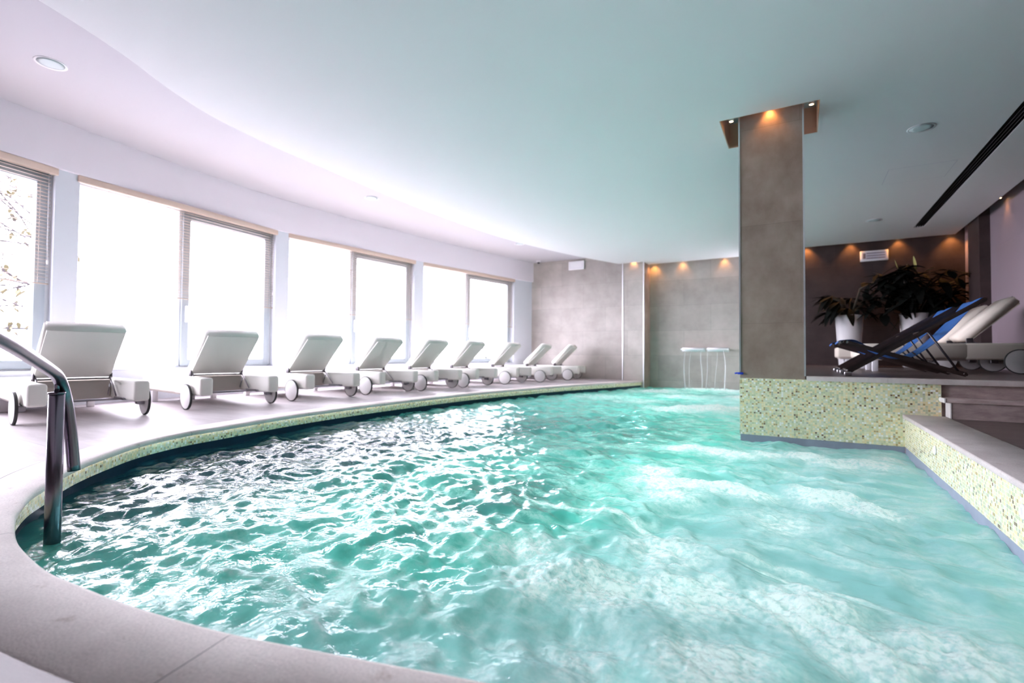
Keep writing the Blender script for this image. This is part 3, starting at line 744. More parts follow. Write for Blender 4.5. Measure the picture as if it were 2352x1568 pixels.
# ---------------------------------------------------------------- loungers
def rot_y(x, z, ang): return Matrix.Translation((x, 0, z)) @ Matrix.Rotation(ang, 4, 'Y')
def make_lounger(cush, flat=False, tagged=False):
    r = empty('sun_lounger', (0, 0, 0))
    HW = 0.41
    # mattress body with two arms left and right of the backrest recess
    b = MB(); b.box(-1.40, -0.40, -HW, HW, 0.155, 0.335, 0.03, seg=3)
    b.build('mattress', cush, r)
    for s in (-1, 1):
        y0, y1 = sorted((s * HW, s * (HW - 0.125)))
        b = MB(); b.box(-0.44, 0.25, y0, y1, 0.15, 0.335, 0.026, seg=3); b.build('side_arm', cush, r)
    # backrest
    if flat:
        b = MB(); b.box(-0.42, 0.20, -0.275, 0.275, 0.235, 0.335, 0.025, seg=3)
    else:
        ang = -math.atan2(0.43, 0.44); Lb = 0.63
        m = rot_y(-0.385, 0.345, ang)
        b = MB(); b.box(0, Lb, -0.278, 0.278, 0.0, 0.105, 0.0, mat=None)
        bb = b.bm; bmesh.ops.bevel(bb, geom=bb.edges[:], offset=0.016, segments=3, affect='EDGES')
        for v in bb.verts: v.co = m @ v.co
        for f in bb.faces: f.smooth = True
    bk = b.build('backrest', cush, r)
    if not flat:
        p = MB(); p.box(0.02, Lb - 0.02, -0.27, 0.27, -0.004, 0.006, 0.0, mat=m); p.build('back_panel', cush, bk)
        if tagged:
            p = MB(); p.box(Lb - 0.004, Lb + 0.002, -0.24, -0.15, 0.05, 0.10, 0.0, mat=m); p.build('fabric_tag', M['grey_mark'], bk)
        p = MB(); p.tube([(-0.37, -0.285, 0.342), (-0.37, 0.285, 0.342)], 0.008, 8)
        p.build('hinge_bar', M['dark_metal'], r)
        for s in (-1, 1):
            p = MB(); p.box(-0.40, -0.34, s * 0.272 - 0.008, s * 0.272 + 0.008, 0.33, 0.395, 0.003); p.build('bracket', M['dark_metal'], r)
            p = MB(); p.tube([(-0.34, s * 0.262, 0.36), (-0.15, s * 0.262, 0.185)], 0.007, 8)
            p.tube([(-0.30, s * 0.255, 0.30), (-0.36, s * 0.255, 0.185)], 0.006, 8); p.build('strut', M['metal'], r)
    # recess end, base tray
    b = MB(); b.box(-0.43, -0.395, -0.285, 0.285, 0.145, 0.325, 0.004); b.box(-1.36, -0.42, -0.37, 0.37, 0.135, 0.158, 0.004); b.build('base_shell', M['cush_dark'], r)
    b = MB(); b.tube([(-0.02, -0.40, 0.165), (-0.02, 0.40, 0.165)], 0.011, 8)
    for s in (-1, 1):
        b.box(-0.25, 0.02, s * 0.29 - 0.02, s * 0.29 + 0.02, 0.150, 0.172, 0.003)
    b.build('rear_frame', M['metal'], r)
    for s in (-1, 1):
        w = MB(); w.lathe([(0.120, -0.0115), (0.124, -0.010), (0.124, 0.010), (0.120, 0.0115)], (0, s * 0.445, 0.1335), 36, 'Y')
        wo = w.build('wheel', M['wheel'], r)
        ty = MB(); ty.lathe([(0.126, -0.0115), (0.1335, -0.009), (0.1335, 0.009), (0.126, 0.0115), (0.122, 0.0), (0.126, -0.0115)], (0, s * 0.445, 0.1335), 36, 'Y', cap=False)
        ty.build('tyre', M['tyre'], wo)
        h = MB(); h.box(-0.035, 0.035, min(s * 0.375, s * 0.434), max(s * 0.375, s * 0.434), 0.105, 0.160, 0.004); h.build('wheel_bracket', M['metal'], r)
        l = MB(); l.box(-1.28, -1.22, s * 0.33 - 0.03, s * 0.33 + 0.03, 0.0, 0.14, 0.004); l.build('leg', M['white_plastic'], r)
    return r

LP = [(-5.44, 1.835, 6), (-5.46, 3.14, 6), (-5.43, 4.33, 3), (-5.42, 5.50, 0), (-5.31, 6.53, -3), (-5.24, 7.58, -4), (-5.17, 8.86, -7), (-4.97, 9.97, -9), (-4.82, 11.10, -9)]
LLAB = ['white sun lounger nearest the handrail, leftmost of the row', 'white sun lounger second from the handrail, behind the widest window',
        'white sun lounger in front of the white pier between the second and third windows', 'white sun lounger fourth from the handrail, before the third window',
        'white sun lounger in the middle of the row, fifth from the handrail', 'white sun lounger sixth from the handrail, before the far window',
        'white sun lounger seventh from the handrail, third from the stone wall', 'white sun lounger second from the stone far wall',
        'white sun lounger last in the row, beside the stone far wall']
proto = make_lounger(M['cushion'])
for i, ((x, y, a), lb) in enumerate(zip(LP, LLAB)):
    o = proto if i == 0 else copy_tree(proto)
    # local +x is the head end; wheels line tilts with the wall
    o.location = (x, y, 0.0); o.rotation_euler = (0, 0, math.radians(-a))
    tag(o, lb, 'sun lounger', 'white sun loungers in a row by the windows')
pl = make_lounger(M['cushion_plat'], tagged=True)
pl.location = (2.02, 7.74, PLAT); tag(pl, 'cream sun lounger on the platform, nearest the blue deck chairs', 'sun lounger', 'cream sun loungers on the platform')
pl2 = copy_tree(pl); pl2.location = (2.05, 8.78, PLAT); tag(pl2, 'cream sun lounger on the platform just behind the nearest cream one', 'sun lounger', 'cream sun loungers on the platform')
pf = make_lounger(M['cushion_plat'], flat=True)
pf.location = (1.92, 10.35, PLAT); tag(pf, 'flat sun lounger at the back of the platform in front of the planters', 'sun lounger', 'cream sun loungers on the platform')

# ---------------------------------------------------------------- deck chairs
def make_deck_chair():
    r = empty('deck_chair', (0, 0, 0)); W = 0.64
    def rail(p, q, y, name, w=0.012, h=0.018):
        a = Vector((p[0], y, p[1])); b = Vector((q[0], y, q[1])); d = (b - a); L = d.length
        m = Matrix.Translation(a) @ Matrix.Rotation(-math.atan2(d.z, d.x), 4, 'Y')
        k = MB(); k.box(0, L, -w, w, -h, h, 0.0, mat=None)
        bb = k.bm; bmesh.ops.bevel(bb, geom=bb.edges[:], offset=0.009, segments=2, affect='EDGES')
        for v in bb.verts: v.co = m @ v.co
        return k.build(name, M['wood'], r)
    for s in (0, 1):
        y = s * W
        rr = rail((0.02, 0.03), (0.98, 0.665), y, 'back_rail')
        c = MB(); c.box(-0.006, 0.05, y - 0.02, y + 0.02, 0.0, 0.035, 0.006); c.build('foot_cap', M['cap'], rr)
        yi = y + (0.038 if s == 0 else -0.038)
        f = rail((-0.01, 0.315), (0.86, 0.025), yi, 'seat_rail', 0.012, 0.019)
        c = MB(); c.lathe([(0.012, -0.004), (0.012, 0.004)], (0.02, yi - 0.016 if s == 0 else yi + 0.016, 0.308), 14, 'Y'); c.build('bolt', M['cap'], f)
        st_ = MB(); st_.tube([(0.60, yi - 0.0, 0.40), (0.80, yi, 0.055)], 0.009, 8)
        st_.tube([(0.50, yi + 0.05 * (1 - 2 * s), 0.22), (0.60, yi + 0.05 * (1 - 2 * s), 0.12)], 0.007, 8); st_.build('prop_strut', M['dark_metal'], r)
    for (x, z, nm) in ((0.03, 0.045, 'floor_bar'), (0.96, 0.645, 'top_bar'), (0.0, 0.312, 'front_bar'), (0.84, 0.035, 'floor_bar'), (0.60, 0.40, 'middle_bar')):
        k = MB(); k.tube([(x, -0.0, z), (x, W, z)], 0.011, 10); k.build(nm, M['wood'], r)
    # sling
    prof = lerp_pts([(-0.05, 0.30), (-0.035, 0.325), (0.02, 0.335), (0.10, 0.318), (0.22, 0.245), (0.34, 0.185), (0.46, 0.17), (0.58, 0.23), (0.70, 0.345), (0.82, 0.49), (0.90, 0.60), (0.955, 0.672), (0.985, 0.665)], 4)
    k = MB(); nY = 10; vs = []; n = len(prof)
    y0, y1 = 0.055, W - 0.055
    for sgn in (0, 1):
        for i, (x, z) in enumerate(prof):
            for j in range(nY + 1):
                v = j / nY; sag = -0.012 * math.sin(PI * v) * math.sin(PI * i / (n - 1)) + 0.004 * math.sin(9 * v + i * 0.7)
                vs.append((x, y0 + (y1 - y0) * v, z + sag - 0.003 * sgn))
    fs = []
    N1 = n * (nY + 1)
    for i in range(n - 1):
        for j in range(nY):
            a = i * (nY + 1) + j
            fs.append((a, a + 1, a + nY + 2, a + nY + 1)); fs.append((N1 + a, N1 + a + nY + 1, N1 + a + nY + 2, N1 + a + 1))
    for i in range(n - 1):
        a = i * (nY + 1); fs.append((a, a + nY + 1, N1 + a + nY + 1, N1 + a)); b_ = a + nY; fs.append((b_, N1 + b_, N1 + b_ + nY + 1, b_ + nY + 1))
    k.add(vs, fs, smooth=True); k.build('sling', M['blue'], r)
    return r
dc = make_deck_chair(); dc.location = (0.345, 5.48, PLAT); tag(dc, 'blue sling deck chair with dark wooden frame at the platform edge', 'deck chair', 'blue folding deck chairs')
dc2 = copy_tree(dc); dc2.location = (0.335, 6.40, PLAT); tag(dc2, 'second blue sling deck chair, behind the one at the platform edge', 'deck chair', 'blue folding deck chairs')

# ---------------------------------------------------------------- potted plants
def leaf_mesh(mb, base, direction, length, width, droop, rnd):
    d = Vector(direction).normalized(); side = d.cross(Vector((0, 0, 1)))
    if side.length < 0.05: side = Vector((1, 0, 0))
    side.normalize(); up = side.cross(d).normalized()
    n = 7; L, R_, Mi = [], [], []
    for i in range(n + 1):
        t = i / n
        p = Vector(base) + d * length * t + Vector((0, 0, -droop * length * t * t))
        w = width * math.sin(PI * min(1, t * 0.93 + 0.03)) ** 0.75 * (1 - 0.25 * t)
        Mi.append(mb.bm.verts.new(p - up * 0.12 * w)); L.append(mb.bm.verts.new(p + side * w)); R_.append(mb.bm.verts.new(p - side * w))
    for i in range(n):
        for a, b_ in ((L, Mi), (Mi, R_)):
            f = mb.bm.faces.new((a[i], a[i + 1], b_[i + 1], b_[i])); f.smooth = True
def make_pot(name, x, y, r_top, r_bot, h):
    o = empty(name, (x, y, PLAT))
    b = MB(); b.lathe([(r_bot, 0), (r_bot + 0.005, 0.01), (r_top, h), (r_top - 0.02, h), (r_top - 0.03, h - 0.08), (0.01, h - 0.08)], n=40); b.build('planter', M['pot'], o)
    b = MB(); b.lathe([(r_top - 0.035, h - 0.10), (r_top - 0.035, h - 0.07), (0.01, h - 0.06)], n=30); b.build('soil', M['soil'], o)
    return o
rn = random.Random(11)
p1 = make_pot('potted_plant', 0.78, 11.25, 0.225, 0.165, 0.955); tag(p1, 'dark broad-leaved plant in a white planter beside the pillar', 'potted plant', 'potted plants on the platform')
lf1 = MB(); st1 = MB()
for i in range(20):
    a = rn.uniform(0, 2 * PI) if i > 7 else rn.uniform(2.6, 3.9)
    ln = rn.uniform(0.15, 0.50) * (1.1 if 1.8 < a < 4.4 else 0.75)
    hh = rn.uniform(0.02, 0.42)
    top = Vector((math.cos(a) * ln * 0.75, math.sin(a) * min(ln, 0.3) * 0.7, 0.95 + hh))
    st1.tube([(math.cos(a) * 0.03, math.sin(a) * 0.03, 0.87), (top.x * 0.45, top.y * 0.45, 0.95 + hh * 0.8), tuple(top)], 0.010, 6)
    for q in range(3):
        aa = a + rn.uniform(-0.8, 0.8)
        leaf_mesh(lf1, top, (math.cos(aa), math.sin(aa) * 0.5, rn.uniform(-0.35, 0.25)), rn.uniform(0.22, 0.36), rn.uniform(0.055, 0.09), rn.uniform(0.2, 0.8), rn)
# one long stem arching across toward the big plant
st1.tube([(0.02, 0, 0.88), (0.18, 0.02, 1.45), (0.50, 0.02, 1.62), (0.78, 0.02, 1.60)], 0.02, 8)
for q in range(9):
    u = q / 8; leaf_mesh(lf1, (0.15 + 0.62 * u, 0.0, 1.42 + 0.2 * math.sin(u * 2.2)), (rn.uniform(-0.5, 0.8), rn.uniform(-0.5, 0.2), rn.uniform(-0.6, 0.3)), 0.28, 0.06, 0.4, rn)
for bmx in (lf1.bm, st1.bm):
    for v in bmx.verts: v.co.y = min(v.co.y, 0.40); v.co.x = min(v.co.x, 0.95)
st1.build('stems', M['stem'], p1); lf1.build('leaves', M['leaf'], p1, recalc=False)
p2 = make_pot('potted_plant', 1.74, 11.22, 0.215, 0.165, 0.955); tag(p2, 'huge dark bushy plant in a white planter behind the deck chairs', 'potted plant', 'potted plants on the platform')
lf2 = MB(); st2 = MB()
for i in range(46):
    a = rn.uniform(0, 2 * PI); rad = rn.uniform(0.1, 0.72); hh = rn.uniform(0.10, 0.95) * (1 - 0.35 * rad)
    cx = math.cos(a) * rad * (0.85 if math.cos(a) < 0 else 1.0); cy = math.sin(a) * 0.22 - 0.05
    top = Vector((cx, cy, 0.95 + hh))
    st2.tube([(0, 0, 0.87), (cx * 0.4, cy * 0.5, 1.05 + hh * 0.5), tuple(top)], 0.012, 6)
    for q in range(7):
        aa = rn.uniform(0, 2 * PI)
        leaf_mesh(lf2, top + Vector((rn.uniform(-.08, .08), rn.uniform(-.05, .05), rn.uniform(-.1, .1))), (math.cos(aa), math.sin(aa) * 0.35 - 0.3, rn.uniform(-0.5, 0.5)), rn.uniform(0.22, 0.36), rn.uniform(0.07, 0.11), rn.uniform(0.1, 0.7), rn)
for bmx in (lf2.bm, st2.bm):
    for v in bmx.verts: v.co.y = min(v.co.y, 0.42); v.co.x = min(v.co.x, 0.78)
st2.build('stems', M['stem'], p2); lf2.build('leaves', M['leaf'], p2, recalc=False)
yl = MB(); leaf_mesh(yl, (-0.22, -0.06, 1.74), (-0.28, 0, 1), 0.20, 0.035, 0.0, rn); leaf_mesh(yl, (0.03, -0.06, 1.72), (-0.15, -0.05, 1), 0.26, 0.05, 0.0, rn); leaf_mesh(yl, (0.12, -0.08, 1.66), (0.7, -0.2, 0.6), 0.20, 0.05, 0.2, rn)  # a few leaves coloured pale to show light catching them
yl.build('lit_leaves', M['leaf_light'], p2, recalc=False, label='yellow-green leaves, coloured pale as if lit')

# ---------------------------------------------------------------- handrail
hr = empty('handrail', (-2.605, 0.787, WATER)); tag(hr, 'bent stainless steel handrail rising from the water at the near left', 'handrail')
pts = [(-1.02, 0.02, 0.745), (-1.40, 0.215, 0.70), (-1.803, 0.424, 0.635), (-2.20, 0.60, 0.575), (-2.46, 0.722, 0.528), (-2.56, 0.772, 0.503), (-2.605, 0.800, 0.470), (-2.632, 0.820, 0.425), (-2.640, 0.835, 0.36), (-2.636, 0.848, 0.24), (-2.628, 0.858, 0.10)]
P3 = [Vector(p) for p in pts]; P3 = [P3[0] * 2 - P3[1]] + P3 + [P3[-1] * 2 - P3[-2]]
sm = []
for i in range(1, len(P3) - 2):
    for k in range(6):
        t = k / 6; a, b_, c, d = P3[i - 1:i + 3]
        sm.append(tuple(0.5 * ((2 * b_) + (c - a) * t + (2 * a - 5 * b_ + 4 * c - d) * t * t + (3 * b_ - a - 3 * c + d) * t ** 3)))
sm.append(tuple(P3[-2]))
b = MB(); b.tube(sm, 0.0215, 24); rel(b.build('rail_tube', M['rail']), hr)
b = MB(); b.tube([(-2.604, 0.788, -0.45), (-2.604, 0.788, 0.425)], 0.0265, 28); b.lathe([(0.0265, 0.425), (0.028, 0.427), (0.028, 0.433), (0.010, 0.434)], (-2.604, 0.788, 0), 28)
rel(b.build('post', M['rail']), hr)
b = MB(); b.tube([(-2.604, 0.788, 0.42), (-2.590, 0.784, 0.50)], 0.009, 12); rel(b.build('pin', M['rail']), hr)
b = MB(); b.tube([(-1.04, 0.03, 0.74), (-1.04, 0.03, 0.0)], 0.0215, 20); rel(b.build('deck_post', M['rail']), hr)

# ---------------------------------------------------------------- outside
struct(uvbox('terrace', M['terrace'], -40, -6.9, -20, 40, -0.3, -0.15), 'pale terrace outside the windows', 'terrace')
tr = empty('bare_tree', (-9.6, 2.1, -0.15)); tag(tr, 'thin tree with bare twigs and a few yellow leaves outside the leftmost window', 'tree')
bk = MB(); lv_ = MB(); rt = random.Random(5)
bk.tube([(0, -0.9, 0), (0.05, -0.7, 1.2), (0.0, -0.5, 2.4), (0.1, -0.3, 3.8)], [0.09, 0.07, 0.05, 0.02], 10)
for i in range(30):
    z = rt.uniform(0.9, 3.4); a = rt.uniform(-0.9, 0.9) + PI / 2
    L = rt.uniform(0.7, 1.6); p0 = Vector((0.03, -0.6, z)); pts = [tuple(p0)]
    d = Vector((rt.uniform(-0.4, 0.5), math.sin(a), rt.uniform(-0.1, 0.55))).normalized()
    p = p0.copy()
    for k in range(6):
        d = (d + Vector((rt.uniform(-.25, .25), rt.uniform(-.2, .2), rt.uniform(-.3, .15)))).normalized()
        p = p + d * L / 6; pts.append(tuple(p))
        if rt.random() < 0.75:
            q = p + Vector((rt.uniform(-.2, .2), rt.uniform(-.1, .3), rt.uniform(-.25, .15)))
            bk.tube([tuple(p), tuple(q)], 0.006, 5)
            for h in range(2): leaf_mesh(lv_, q + Vector((rt.uniform(-.05, .05), rt.uniform(-.05, .05), rt.uniform(-.05, .05))), (rt.uniform(-1, 1), rt.uniform(-1, 1), -0.4), 0.10, 0.032, 0.3, rt)
    bk.tube(pts, 0.020, 6, r2=0.007)
bk.build('branches', M['bark'], tr); lv_.build('leaves', M['leaf_out'], tr, recalc=False, kind='stuff')
rl = empty('terrace_railing', (0, 0, 0)); tag(rl, 'pale metal railing on the terrace outside the leftmost window', 'railing')
b = MB(); b.tube([(-10.6, -2, 0.95), (-10.6, 3.3, 0.95)], 0.02, 8); b.tube([(-10.6, -2, 0.05), (-10.6, 3.3, 0.05)], 0.015, 8); b.build('rails', M['rail_out'], rl)
b = MB()
for i in range(48): b.tube([(-10.6, -2 + i * 0.112, 0.05), (-10.6, -2 + i * 0.112, 0.95)], 0.007, 6)
b.build('balusters', M['rail_out'], rl)
for k, (x, y, sz, lb) in enumerate(((-9.0, 12.2, 0.8, 'leafy shrub outside the far window, behind the middle loungers'), (-9.6, 14.8, 1.0, 'tall leafy shrub outside the far window near its frame'))):
    sh = empty('shrub', (x, y, -0.15)); tag(sh, lb, 'shrub', 'shrubs outside the far window')
    sm_ = MB(); lm = MB()
    for i in range(14):
        a = rt.uniform(0, 2 * PI); top = Vector((math.cos(a) * sz * 0.4, math.sin(a) * sz * 0.4, sz * rt.uniform(0.7, 1.5)))
        sm_.tube([(0, 0, 0), tuple(top * 0.5 + Vector((0, 0, 0.1))), tuple(top)], 0.01, 5)
        for q in range(16): 
            u = rt.uniform(0.4, 1.05); leaf_mesh(lm, top * u, (rt.uniform(-1, 1), rt.uniform(-1, 1), rt.uniform(-0.5, 0.6)), 0.11, 0.03, 0.3, rt)
    sm_.build('stems', M['bark'], sh); lm.build('leaves', M['shrub'], sh, recalc=False, kind='stuff')
tc = empty('terrace_chair', (-8.9, 13.3, -0.15)); tag(tc, 'pale blue round-backed chair on the terrace outside the far window', 'chair')
b = MB(); b.tube([(0.28 * math.cos(u), 0.22 * math.sin(u) * 0.2 - 0.2, 0.62 + 0.30 * math.sin(u)) for u in np.linspace(0, PI, 15)], 0.015, 8); b.build('backrest', M['chair_out'], tc)
b = MB(); b.box(-0.25, 0.25, -0.22, 0.25, 0.42, 0.46, 0.015); b.build('seat', M['chair_out'], tc)
for sx in (-1, 1):
    for sy in (-1, 1):
        b = MB(); b.tube([(sx * 0.2, sy * 0.18, 0.43), (sx * 0.26, sy * 0.22, 0.0)], 0.012, 8); b.build('leg', M['chair_out'], tc)

# ---------------------------------------------------------------- water surface
def vnoise(x, y, seed):
    """smooth 2-D gradient noise in [-1, 1]"""
    rs = np.random.RandomState(seed); G = rs.uniform(0, 2 * np.pi, (256, 256)); gx, gy = np.cos(G), np.sin(G)
    xi = np.floor(x).astype(int); yi = np.floor(y).astype(int); xf = x - xi; yf = y - yi
    u = xf * xf * xf * (xf * (xf * 6 - 15) + 10); v = yf * yf * yf * (yf * (yf * 6 - 15) + 10)
    def g(a, b_, dx, dy): return gx[a & 255, b_ & 255] * dx + gy[a & 255, b_ & 255] * dy
    n00 = g(xi, yi, xf, yf); n10 = g(xi + 1, yi, xf - 1, yf); n01 = g(xi, yi + 1, xf, yf - 1); n11 = g(xi + 1, yi + 1, xf - 1, yf - 1)
    return ((n00 * (1 - u) + n10 * u) * (1 - v) + (n01 * (1 - u) + n11 * u) * v) * 1.5
def fbm(x, y, seed, octv, billow=False):
    a = 1.0; s_ = 0; t_ = 0
    for o in range(octv):
        n = vnoise(x * 2 ** o + 7.3 * o, y * 2 ** o - 3.1 * o, seed + o)
        s_ = s_ + a * ((1 - 2 * np.sqrt(n * n + 0.012)) if billow else n); t_ += a; a *= 0.55
    return s_ / t_

PLUMES = [  # x, y, radius, height, foam
    (-0.56, 1.57, .20, .020, .75), (-0.30, 1.65, .17, .022, .8), (-0.01, 1.73, .17, .025, .85), (0.32, 1.63, .20, .022, .6), (0.15, 1.55, .16, .018, .6), (-0.19, 1.31, .17, .02, .7),
    (-0.77, 1.52, .17, .018, .7), (-0.45, 1.95, .20, .016, .55), (0.30, 1.32, .16, .03, .7), (0.02, 1.12, .12, .02, .6), (-0.50, 1.18, .14, .012, .5), (-0.95, 1.75, .18, .010, .5),
    (-0.71, 2.99, .22, .030, .95), (-0.49, 3.00, .18, .032, .95), (-0.27, 3.02, .17, .026, .85), (0.11, 3.12, .17, .040, 1.0), (0.30, 3.0, .14, .03, .8), (-0.62, 2.75, .20, .016, .6),
    (-0.1, 2.62, .22, .012, .5), (-0.85, 3.3, .2, .016, .6),
    (-0.85, 4.25, .20, .024, .8), (-0.62, 4.22, .16, .026, .9), (-0.42, 4.16, .16, .026, .85), (-0.20, 4.3, .18, .022, .8), (0.01, 4.35, .17, .030, .95), (0.2, 4.2, .18, .026, .9), (0.42, 4.3, .16, .022, .8), (0.55, 4.6, .14, .02, .6),
    (-1.57, 7.23, .40, .030, .8), (-1.2, 7.4, .40, .035, .9), (-1.0, 7.7, .35, .035, .85), (-1.9, 9.5, .6, .02, .5), (-0.8, 9.8, .4, .04, .8), (-2.6, 10.6, .7, .02, .5), (-3.2, 8.6, .7, .012, .35), (-2.3, 8.2, .5, .015, .45),
    (-2.0, 11.7, .5, .03, .6), (-1.5, 11.7, .5, .03, .6)]
STREAKS = [  # drifting foam lines: x0,y0,x1,y1,width,foam
    (-1.35, 2.45, -0.3, 2.05, .035, .8), (-0.75, 2.2, 0.15, 1.95, .03, .55), (-0.35, 1.95, 0.35, 1.9, .028, .6), (-1.1, 2.6, -0.55, 2.35, .03, .5), (-1.9, 1.0, -1.0, 0.95, .02, .35), (-1.5, 1.3, -0.9, 1.05, .02, .35),
    (-1.6, 1.9, -0.9, 1.7, .03, .4), (-0.1, 2.4, 0.5, 2.2, .03, .4), (-1.0, 3.6, -0.1, 3.5, .03, .5), (-0.3, 3.75, 0.5, 3.6, .03, .5)]
def make_water():
    nr, na = 820, 640
    r = 0.72 * np.exp(np.linspace(0, math.log(13.6 / 0.72), nr)); th = np.radians(np.linspace(-48, 88, na))    # measured from +y toward -x
    R, T = np.meshgrid(r, th, indexing='ij')
    X = -np.sin(T) * R; Y = np.cos(T) * R
    # calm wave field
    rs = np.random.RandomState(3); h = np.zeros_like(X)
    near = np.clip(1.0 / (1 + (R / 9) ** 3), 0, 1)
    wx = X + 0.10 * vnoise(X * 1.3, Y * 1.3, 51) + 0.03 * vnoise(X * 5, Y * 5, 52); wy = Y + 0.10 * vnoise(X * 1.3 + 9, Y * 1.3, 53) + 0.03 * vnoise(X * 5, Y * 5 + 4, 54)
    for i in range(54):
        lam = 0.05 * (14 ** rs.uniform(0, 1)); k = 2 * np.pi / lam
        ang = rs.normal(0.5, 0.95); ph = rs.uniform(0, 2 * np.pi)
        h += (0.0052 * lam ** 0.80) * np.sin(k * (np.cos(ang) * wx + np.sin(ang) * wy) + ph)
    h *= 1.0 + 0.5 * vnoise(X * 0.8, Y * 0.8, 60)
    sharp = fbm(wx * 6, wy * 6, 70, 3, True); h += 0.0045 * (sharp - 0.2)
    # milkiness grows to the right (aerated water) and the far end
    milk = 1 / (1 + np.exp(-(X * 0.9 - (-1.75) - 0.0 * Y) * 2.6))
    milk = np.maximum(milk, 0.55 * (1 / (1 + np.exp(-(Y - 5.0) * 1.2))))
    teal_pocket = np.exp(-(((X + 1.15) / 0.8) ** 2 + ((Y - 4.6) / 2.2) ** 2)) + 0.8 * np.exp(-(((X + 1.3) / 0.45) ** 2 + ((Y - 2.1) / 0.9) ** 2))
    foam = np.zeros_like(X); bub = np.zeros_like(X)
    n1 = fbm(X * 13, Y * 13, 80, 4, True); n2 = fbm(X * 34, Y * 34, 90, 3, True); n3 = fbm(X * 3.1, Y * 3.1, 95, 4)
    act = np.zeros_like(X)
    for (cx, cy, rad, hh, fo) in PLUMES:
        dx = X - cx + 0.35 * rad * n3; dy = Y - cy + 0.35 * rad * vnoise(X * 6, Y * 6, 99)
        g = np.exp(-(dx * dx + dy * dy) / (rad * rad * 0.85))
        bub += g * hh * (0.55 + 0.35 * n1 + 0.35 * n2); act = np.maximum(act, g * fo)
    h += np.minimum(bub, 0.05)
    brk = np.clip(0.5 + 0.9 * n1 + 0.5 * n2, 0, 1.3)
    foam = act * (0.15 + 1.15 * np.clip(brk + 0.45 * n3, 0, 1.4))
    for (x0, y0, x1, y1, w, fo) in STREAKS:
        d = Vector((x1 - x0, y1 - y0)); L = d.length; d.normalize()
        u = (X - x0) * d.x + (Y - y0) * d.y; v = -(X - x0) * d.y + (Y - y0) * d.x + 0.07 * np.sin(u * 7 + x0 * 9) + 0.05 * n3
        m_ = np.exp(-(v / w) ** 2) * np.clip(u / 0.2, 0, 1) * np.clip((L - u) / 0.2, 0, 1)
        foam = np.maximum(foam, m_ * fo * (0.5 + 0.5 * brk)); h += 0.010 * m_ * (0.6 + 0.4 * n1)
    # light bubbles drifting in the aerated half
    drift = np.clip(fbm(X * 2.4, Y * 4.0, 120, 4, True) - 0.25, 0, 1) * milk
    foam = np.clip(np.maximum(foam, 0.75 * drift), 0, 1)
    h += 0.0035 * milk * vnoise(X * 9, Y * 9, 131) + 0.0018 * milk * vnoise(X * 23, Y * 23, 132)
    milk = np.clip(milk - 0.60 * teal_pocket * (1 - act), 0, 1)
    # stay inside the basin
    poly = [(x, y) for x, y in offset(EDGE, 0.06)] + [(XC + 0.04, 0.8), (XC + 0.04, 5.035), (-0.455, 5.035), (-0.455, YNICHE + 0.06), (-3.27, YNICHE + 0.06), (-3.27, 11.6)]
    inside = np.zeros(X.shape, bool)
    n = len(poly)
    for i in range(n):
        xa, ya = poly[i]; xb, yb = poly[(i + 1) % n]
        if ya == yb: continue
        c_ = ((ya > Y) != (yb > Y)) & (X < (xb - xa) * (Y - ya) / (yb - ya) + xa); inside ^= c_
    Z = WATER + h
    fc = inside[:-1, :-1] & inside[1:, :-1] & inside[:-1, 1:] & inside[1:, 1:]
    idx = np.arange(nr * na).reshape(nr, na)
    quads = np.stack([idx[:-1, :-1], idx[1:, :-1], idx[1:, 1:], idx[:-1, 1:]], -1)[fc]
    used = np.unique(quads); remap = -np.ones(nr * na, int); remap[used] = np.arange(len(used))
    quads = remap[quads]; co = np.stack([X.ravel()[used], Y.ravel()[used], Z.ravel()[used]], -1)
    me = bpy.data.meshes.new('pool_water')
    me.vertices.add(len(co)); me.vertices.foreach_set('co', co.astype(np.float32).ravel())
    me.loops.add(quads.size); me.loops.foreach_set('vertex_index', quads.ravel().astype(np.int32))
    me.polygons.add(len(quads)); me.polygons.foreach_set('loop_start', np.arange(0, quads.size, 4, dtype=np.int32))
    me.polygons.foreach_set('loop_total', np.full(len(quads), 4, np.int32))
    me.update(calc_edges=True); me.validate()
    me.polygons.foreach_set('use_smooth', np.ones(len(me.polygons), bool))
    for nm, arr in (('foam', foam), ('milk', milk)):
        at = me.attributes.new(nm, 'FLOAT', 'POINT'); at.data.foreach_set('value', arr.ravel()[used].astype(np.float32))
    me.materials.append(M['water'])
    o = bpy.data.objects.new('pool_water', me); C.objects.link(o)
    tag(o, 'turquoise bubbling water filling the curved pool', 'water', kind='stuff')
make_water()

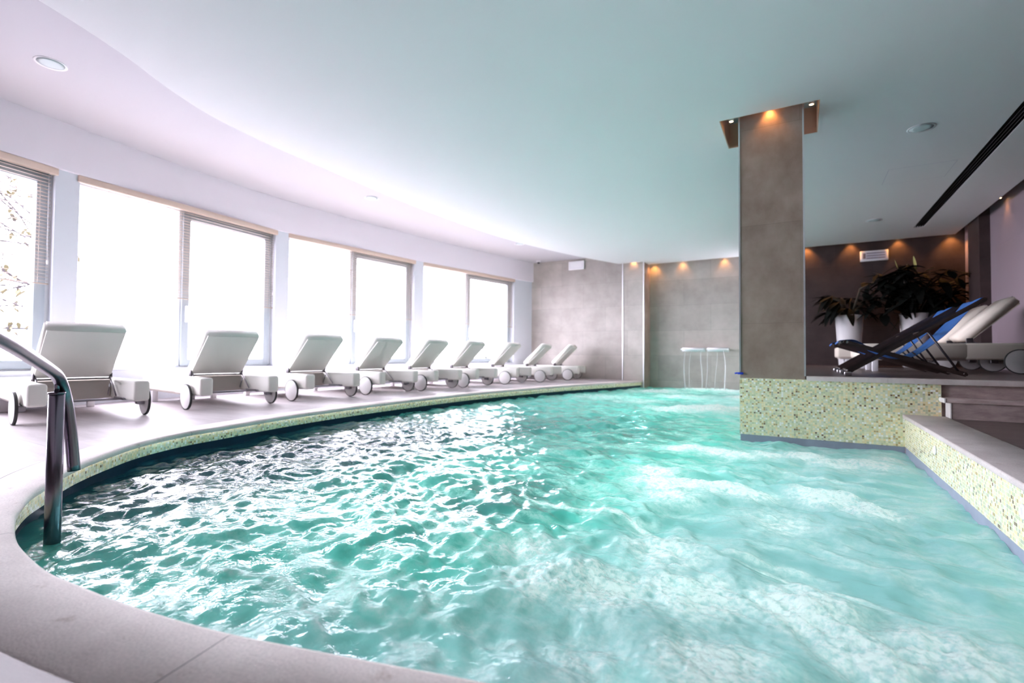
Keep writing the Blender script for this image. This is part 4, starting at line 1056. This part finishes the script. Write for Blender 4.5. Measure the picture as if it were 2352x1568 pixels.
# ---------------------------------------------------------------- light
# unseen point lights added under the water to brighten it
for i, (x, y, e) in enumerate(((-0.1, 2.0, 50), (-0.9, 3.0, 50), (-0.1, 3.6, 45), (-1.5, 4.6, 70), (-0.9, 4.4, 35), (-1.9, 6.6, 90), (-2.6, 9.0, 110), (-1.3, 9.0, 70), (-2.0, 11.3, 60), (-1.9, 2.6, 40))):
    l = bpy.data.lights.new('water_fill_light', 'POINT'); l.energy = e * WATER_FILL; l.color = (0.80, 1.0, 0.95); l.shadow_soft_size = 0.10
    o = bpy.data.objects.new('water_fill_light', l); C.objects.link(o); o.location = (x, y, -1.2)
w = bpy.data.worlds.new('World'); bpy.context.scene.world = w; w.use_nodes = True
bg = w.node_tree.nodes['Background']; bg.inputs[0].default_value = (0.90, 0.87, 1.0, 1); bg.inputs[1].default_value = 9.0
for k, (y0, y1, ym) in enumerate(BAYS):
    m, L = bay_frame(y0, y1, 0.40)
    l = bpy.data.lights.new('window_portal', 'AREA'); l.shape = 'RECTANGLE'; l.size = L + 0.2; l.size_y = HEAD - SILL + 0.2; l.cycles.is_portal = True
    o = bpy.data.objects.new('window_portal', l); C.objects.link(o)
    c = m @ Vector((L / 2, 0, (HEAD + SILL) / 2)); d = m.to_3x3() @ Vector((0, -1, 0))
    o.location = c; o.rotation_euler = d.to_track_quat('-Z', 'Y').to_euler()

# ---------------------------------------------------------------- camera
F = 1129.77
cam = bpy.data.cameras.new('camera'); cam.sensor_width = 36; cam.lens = F / 2352 * 36; cam.clip_start = 0.05; cam.clip_end = 200
co = bpy.data.objects.new('camera', cam); C.objects.link(co)
yaw, pit, rol = math.radians(30.485), math.radians(1.504), math.radians(0.4374)
mw = Matrix.Rotation(yaw, 4, 'Z') @ Matrix.Rotation(PI / 2 + pit, 4, 'X') @ Matrix.Rotation(rol, 4, 'Z')
mw.translation = Vector((0, 0, 0.6)); co.matrix_world = mw
cam.dof.use_dof = True; cam.dof.focus_distance = 2.3; cam.dof.aperture_fstop = 1.9
sc = bpy.context.scene; sc.camera = co
sc.view_settings.view_transform = 'Standard'; sc.view_settings.look = 'None'; sc.view_settings.gamma = 1; sc.view_settings.exposure = 1.62
sc.view_settings.use_curve_mapping = False
sc.cycles.use_denoising = True; sc.cycles.use_adaptive_sampling = True; sc.cycles.adaptive_threshold = 0.12
sc.cycles.max_bounces = 7; sc.cycles.diffuse_bounces = 4; sc.cycles.glossy_bounces = 2; sc.cycles.transparent_max_bounces = 10
sc.cycles.sample_clamp_indirect = 12; sc.cycles.caustics_reflective = False; sc.cycles.caustics_refractive = False
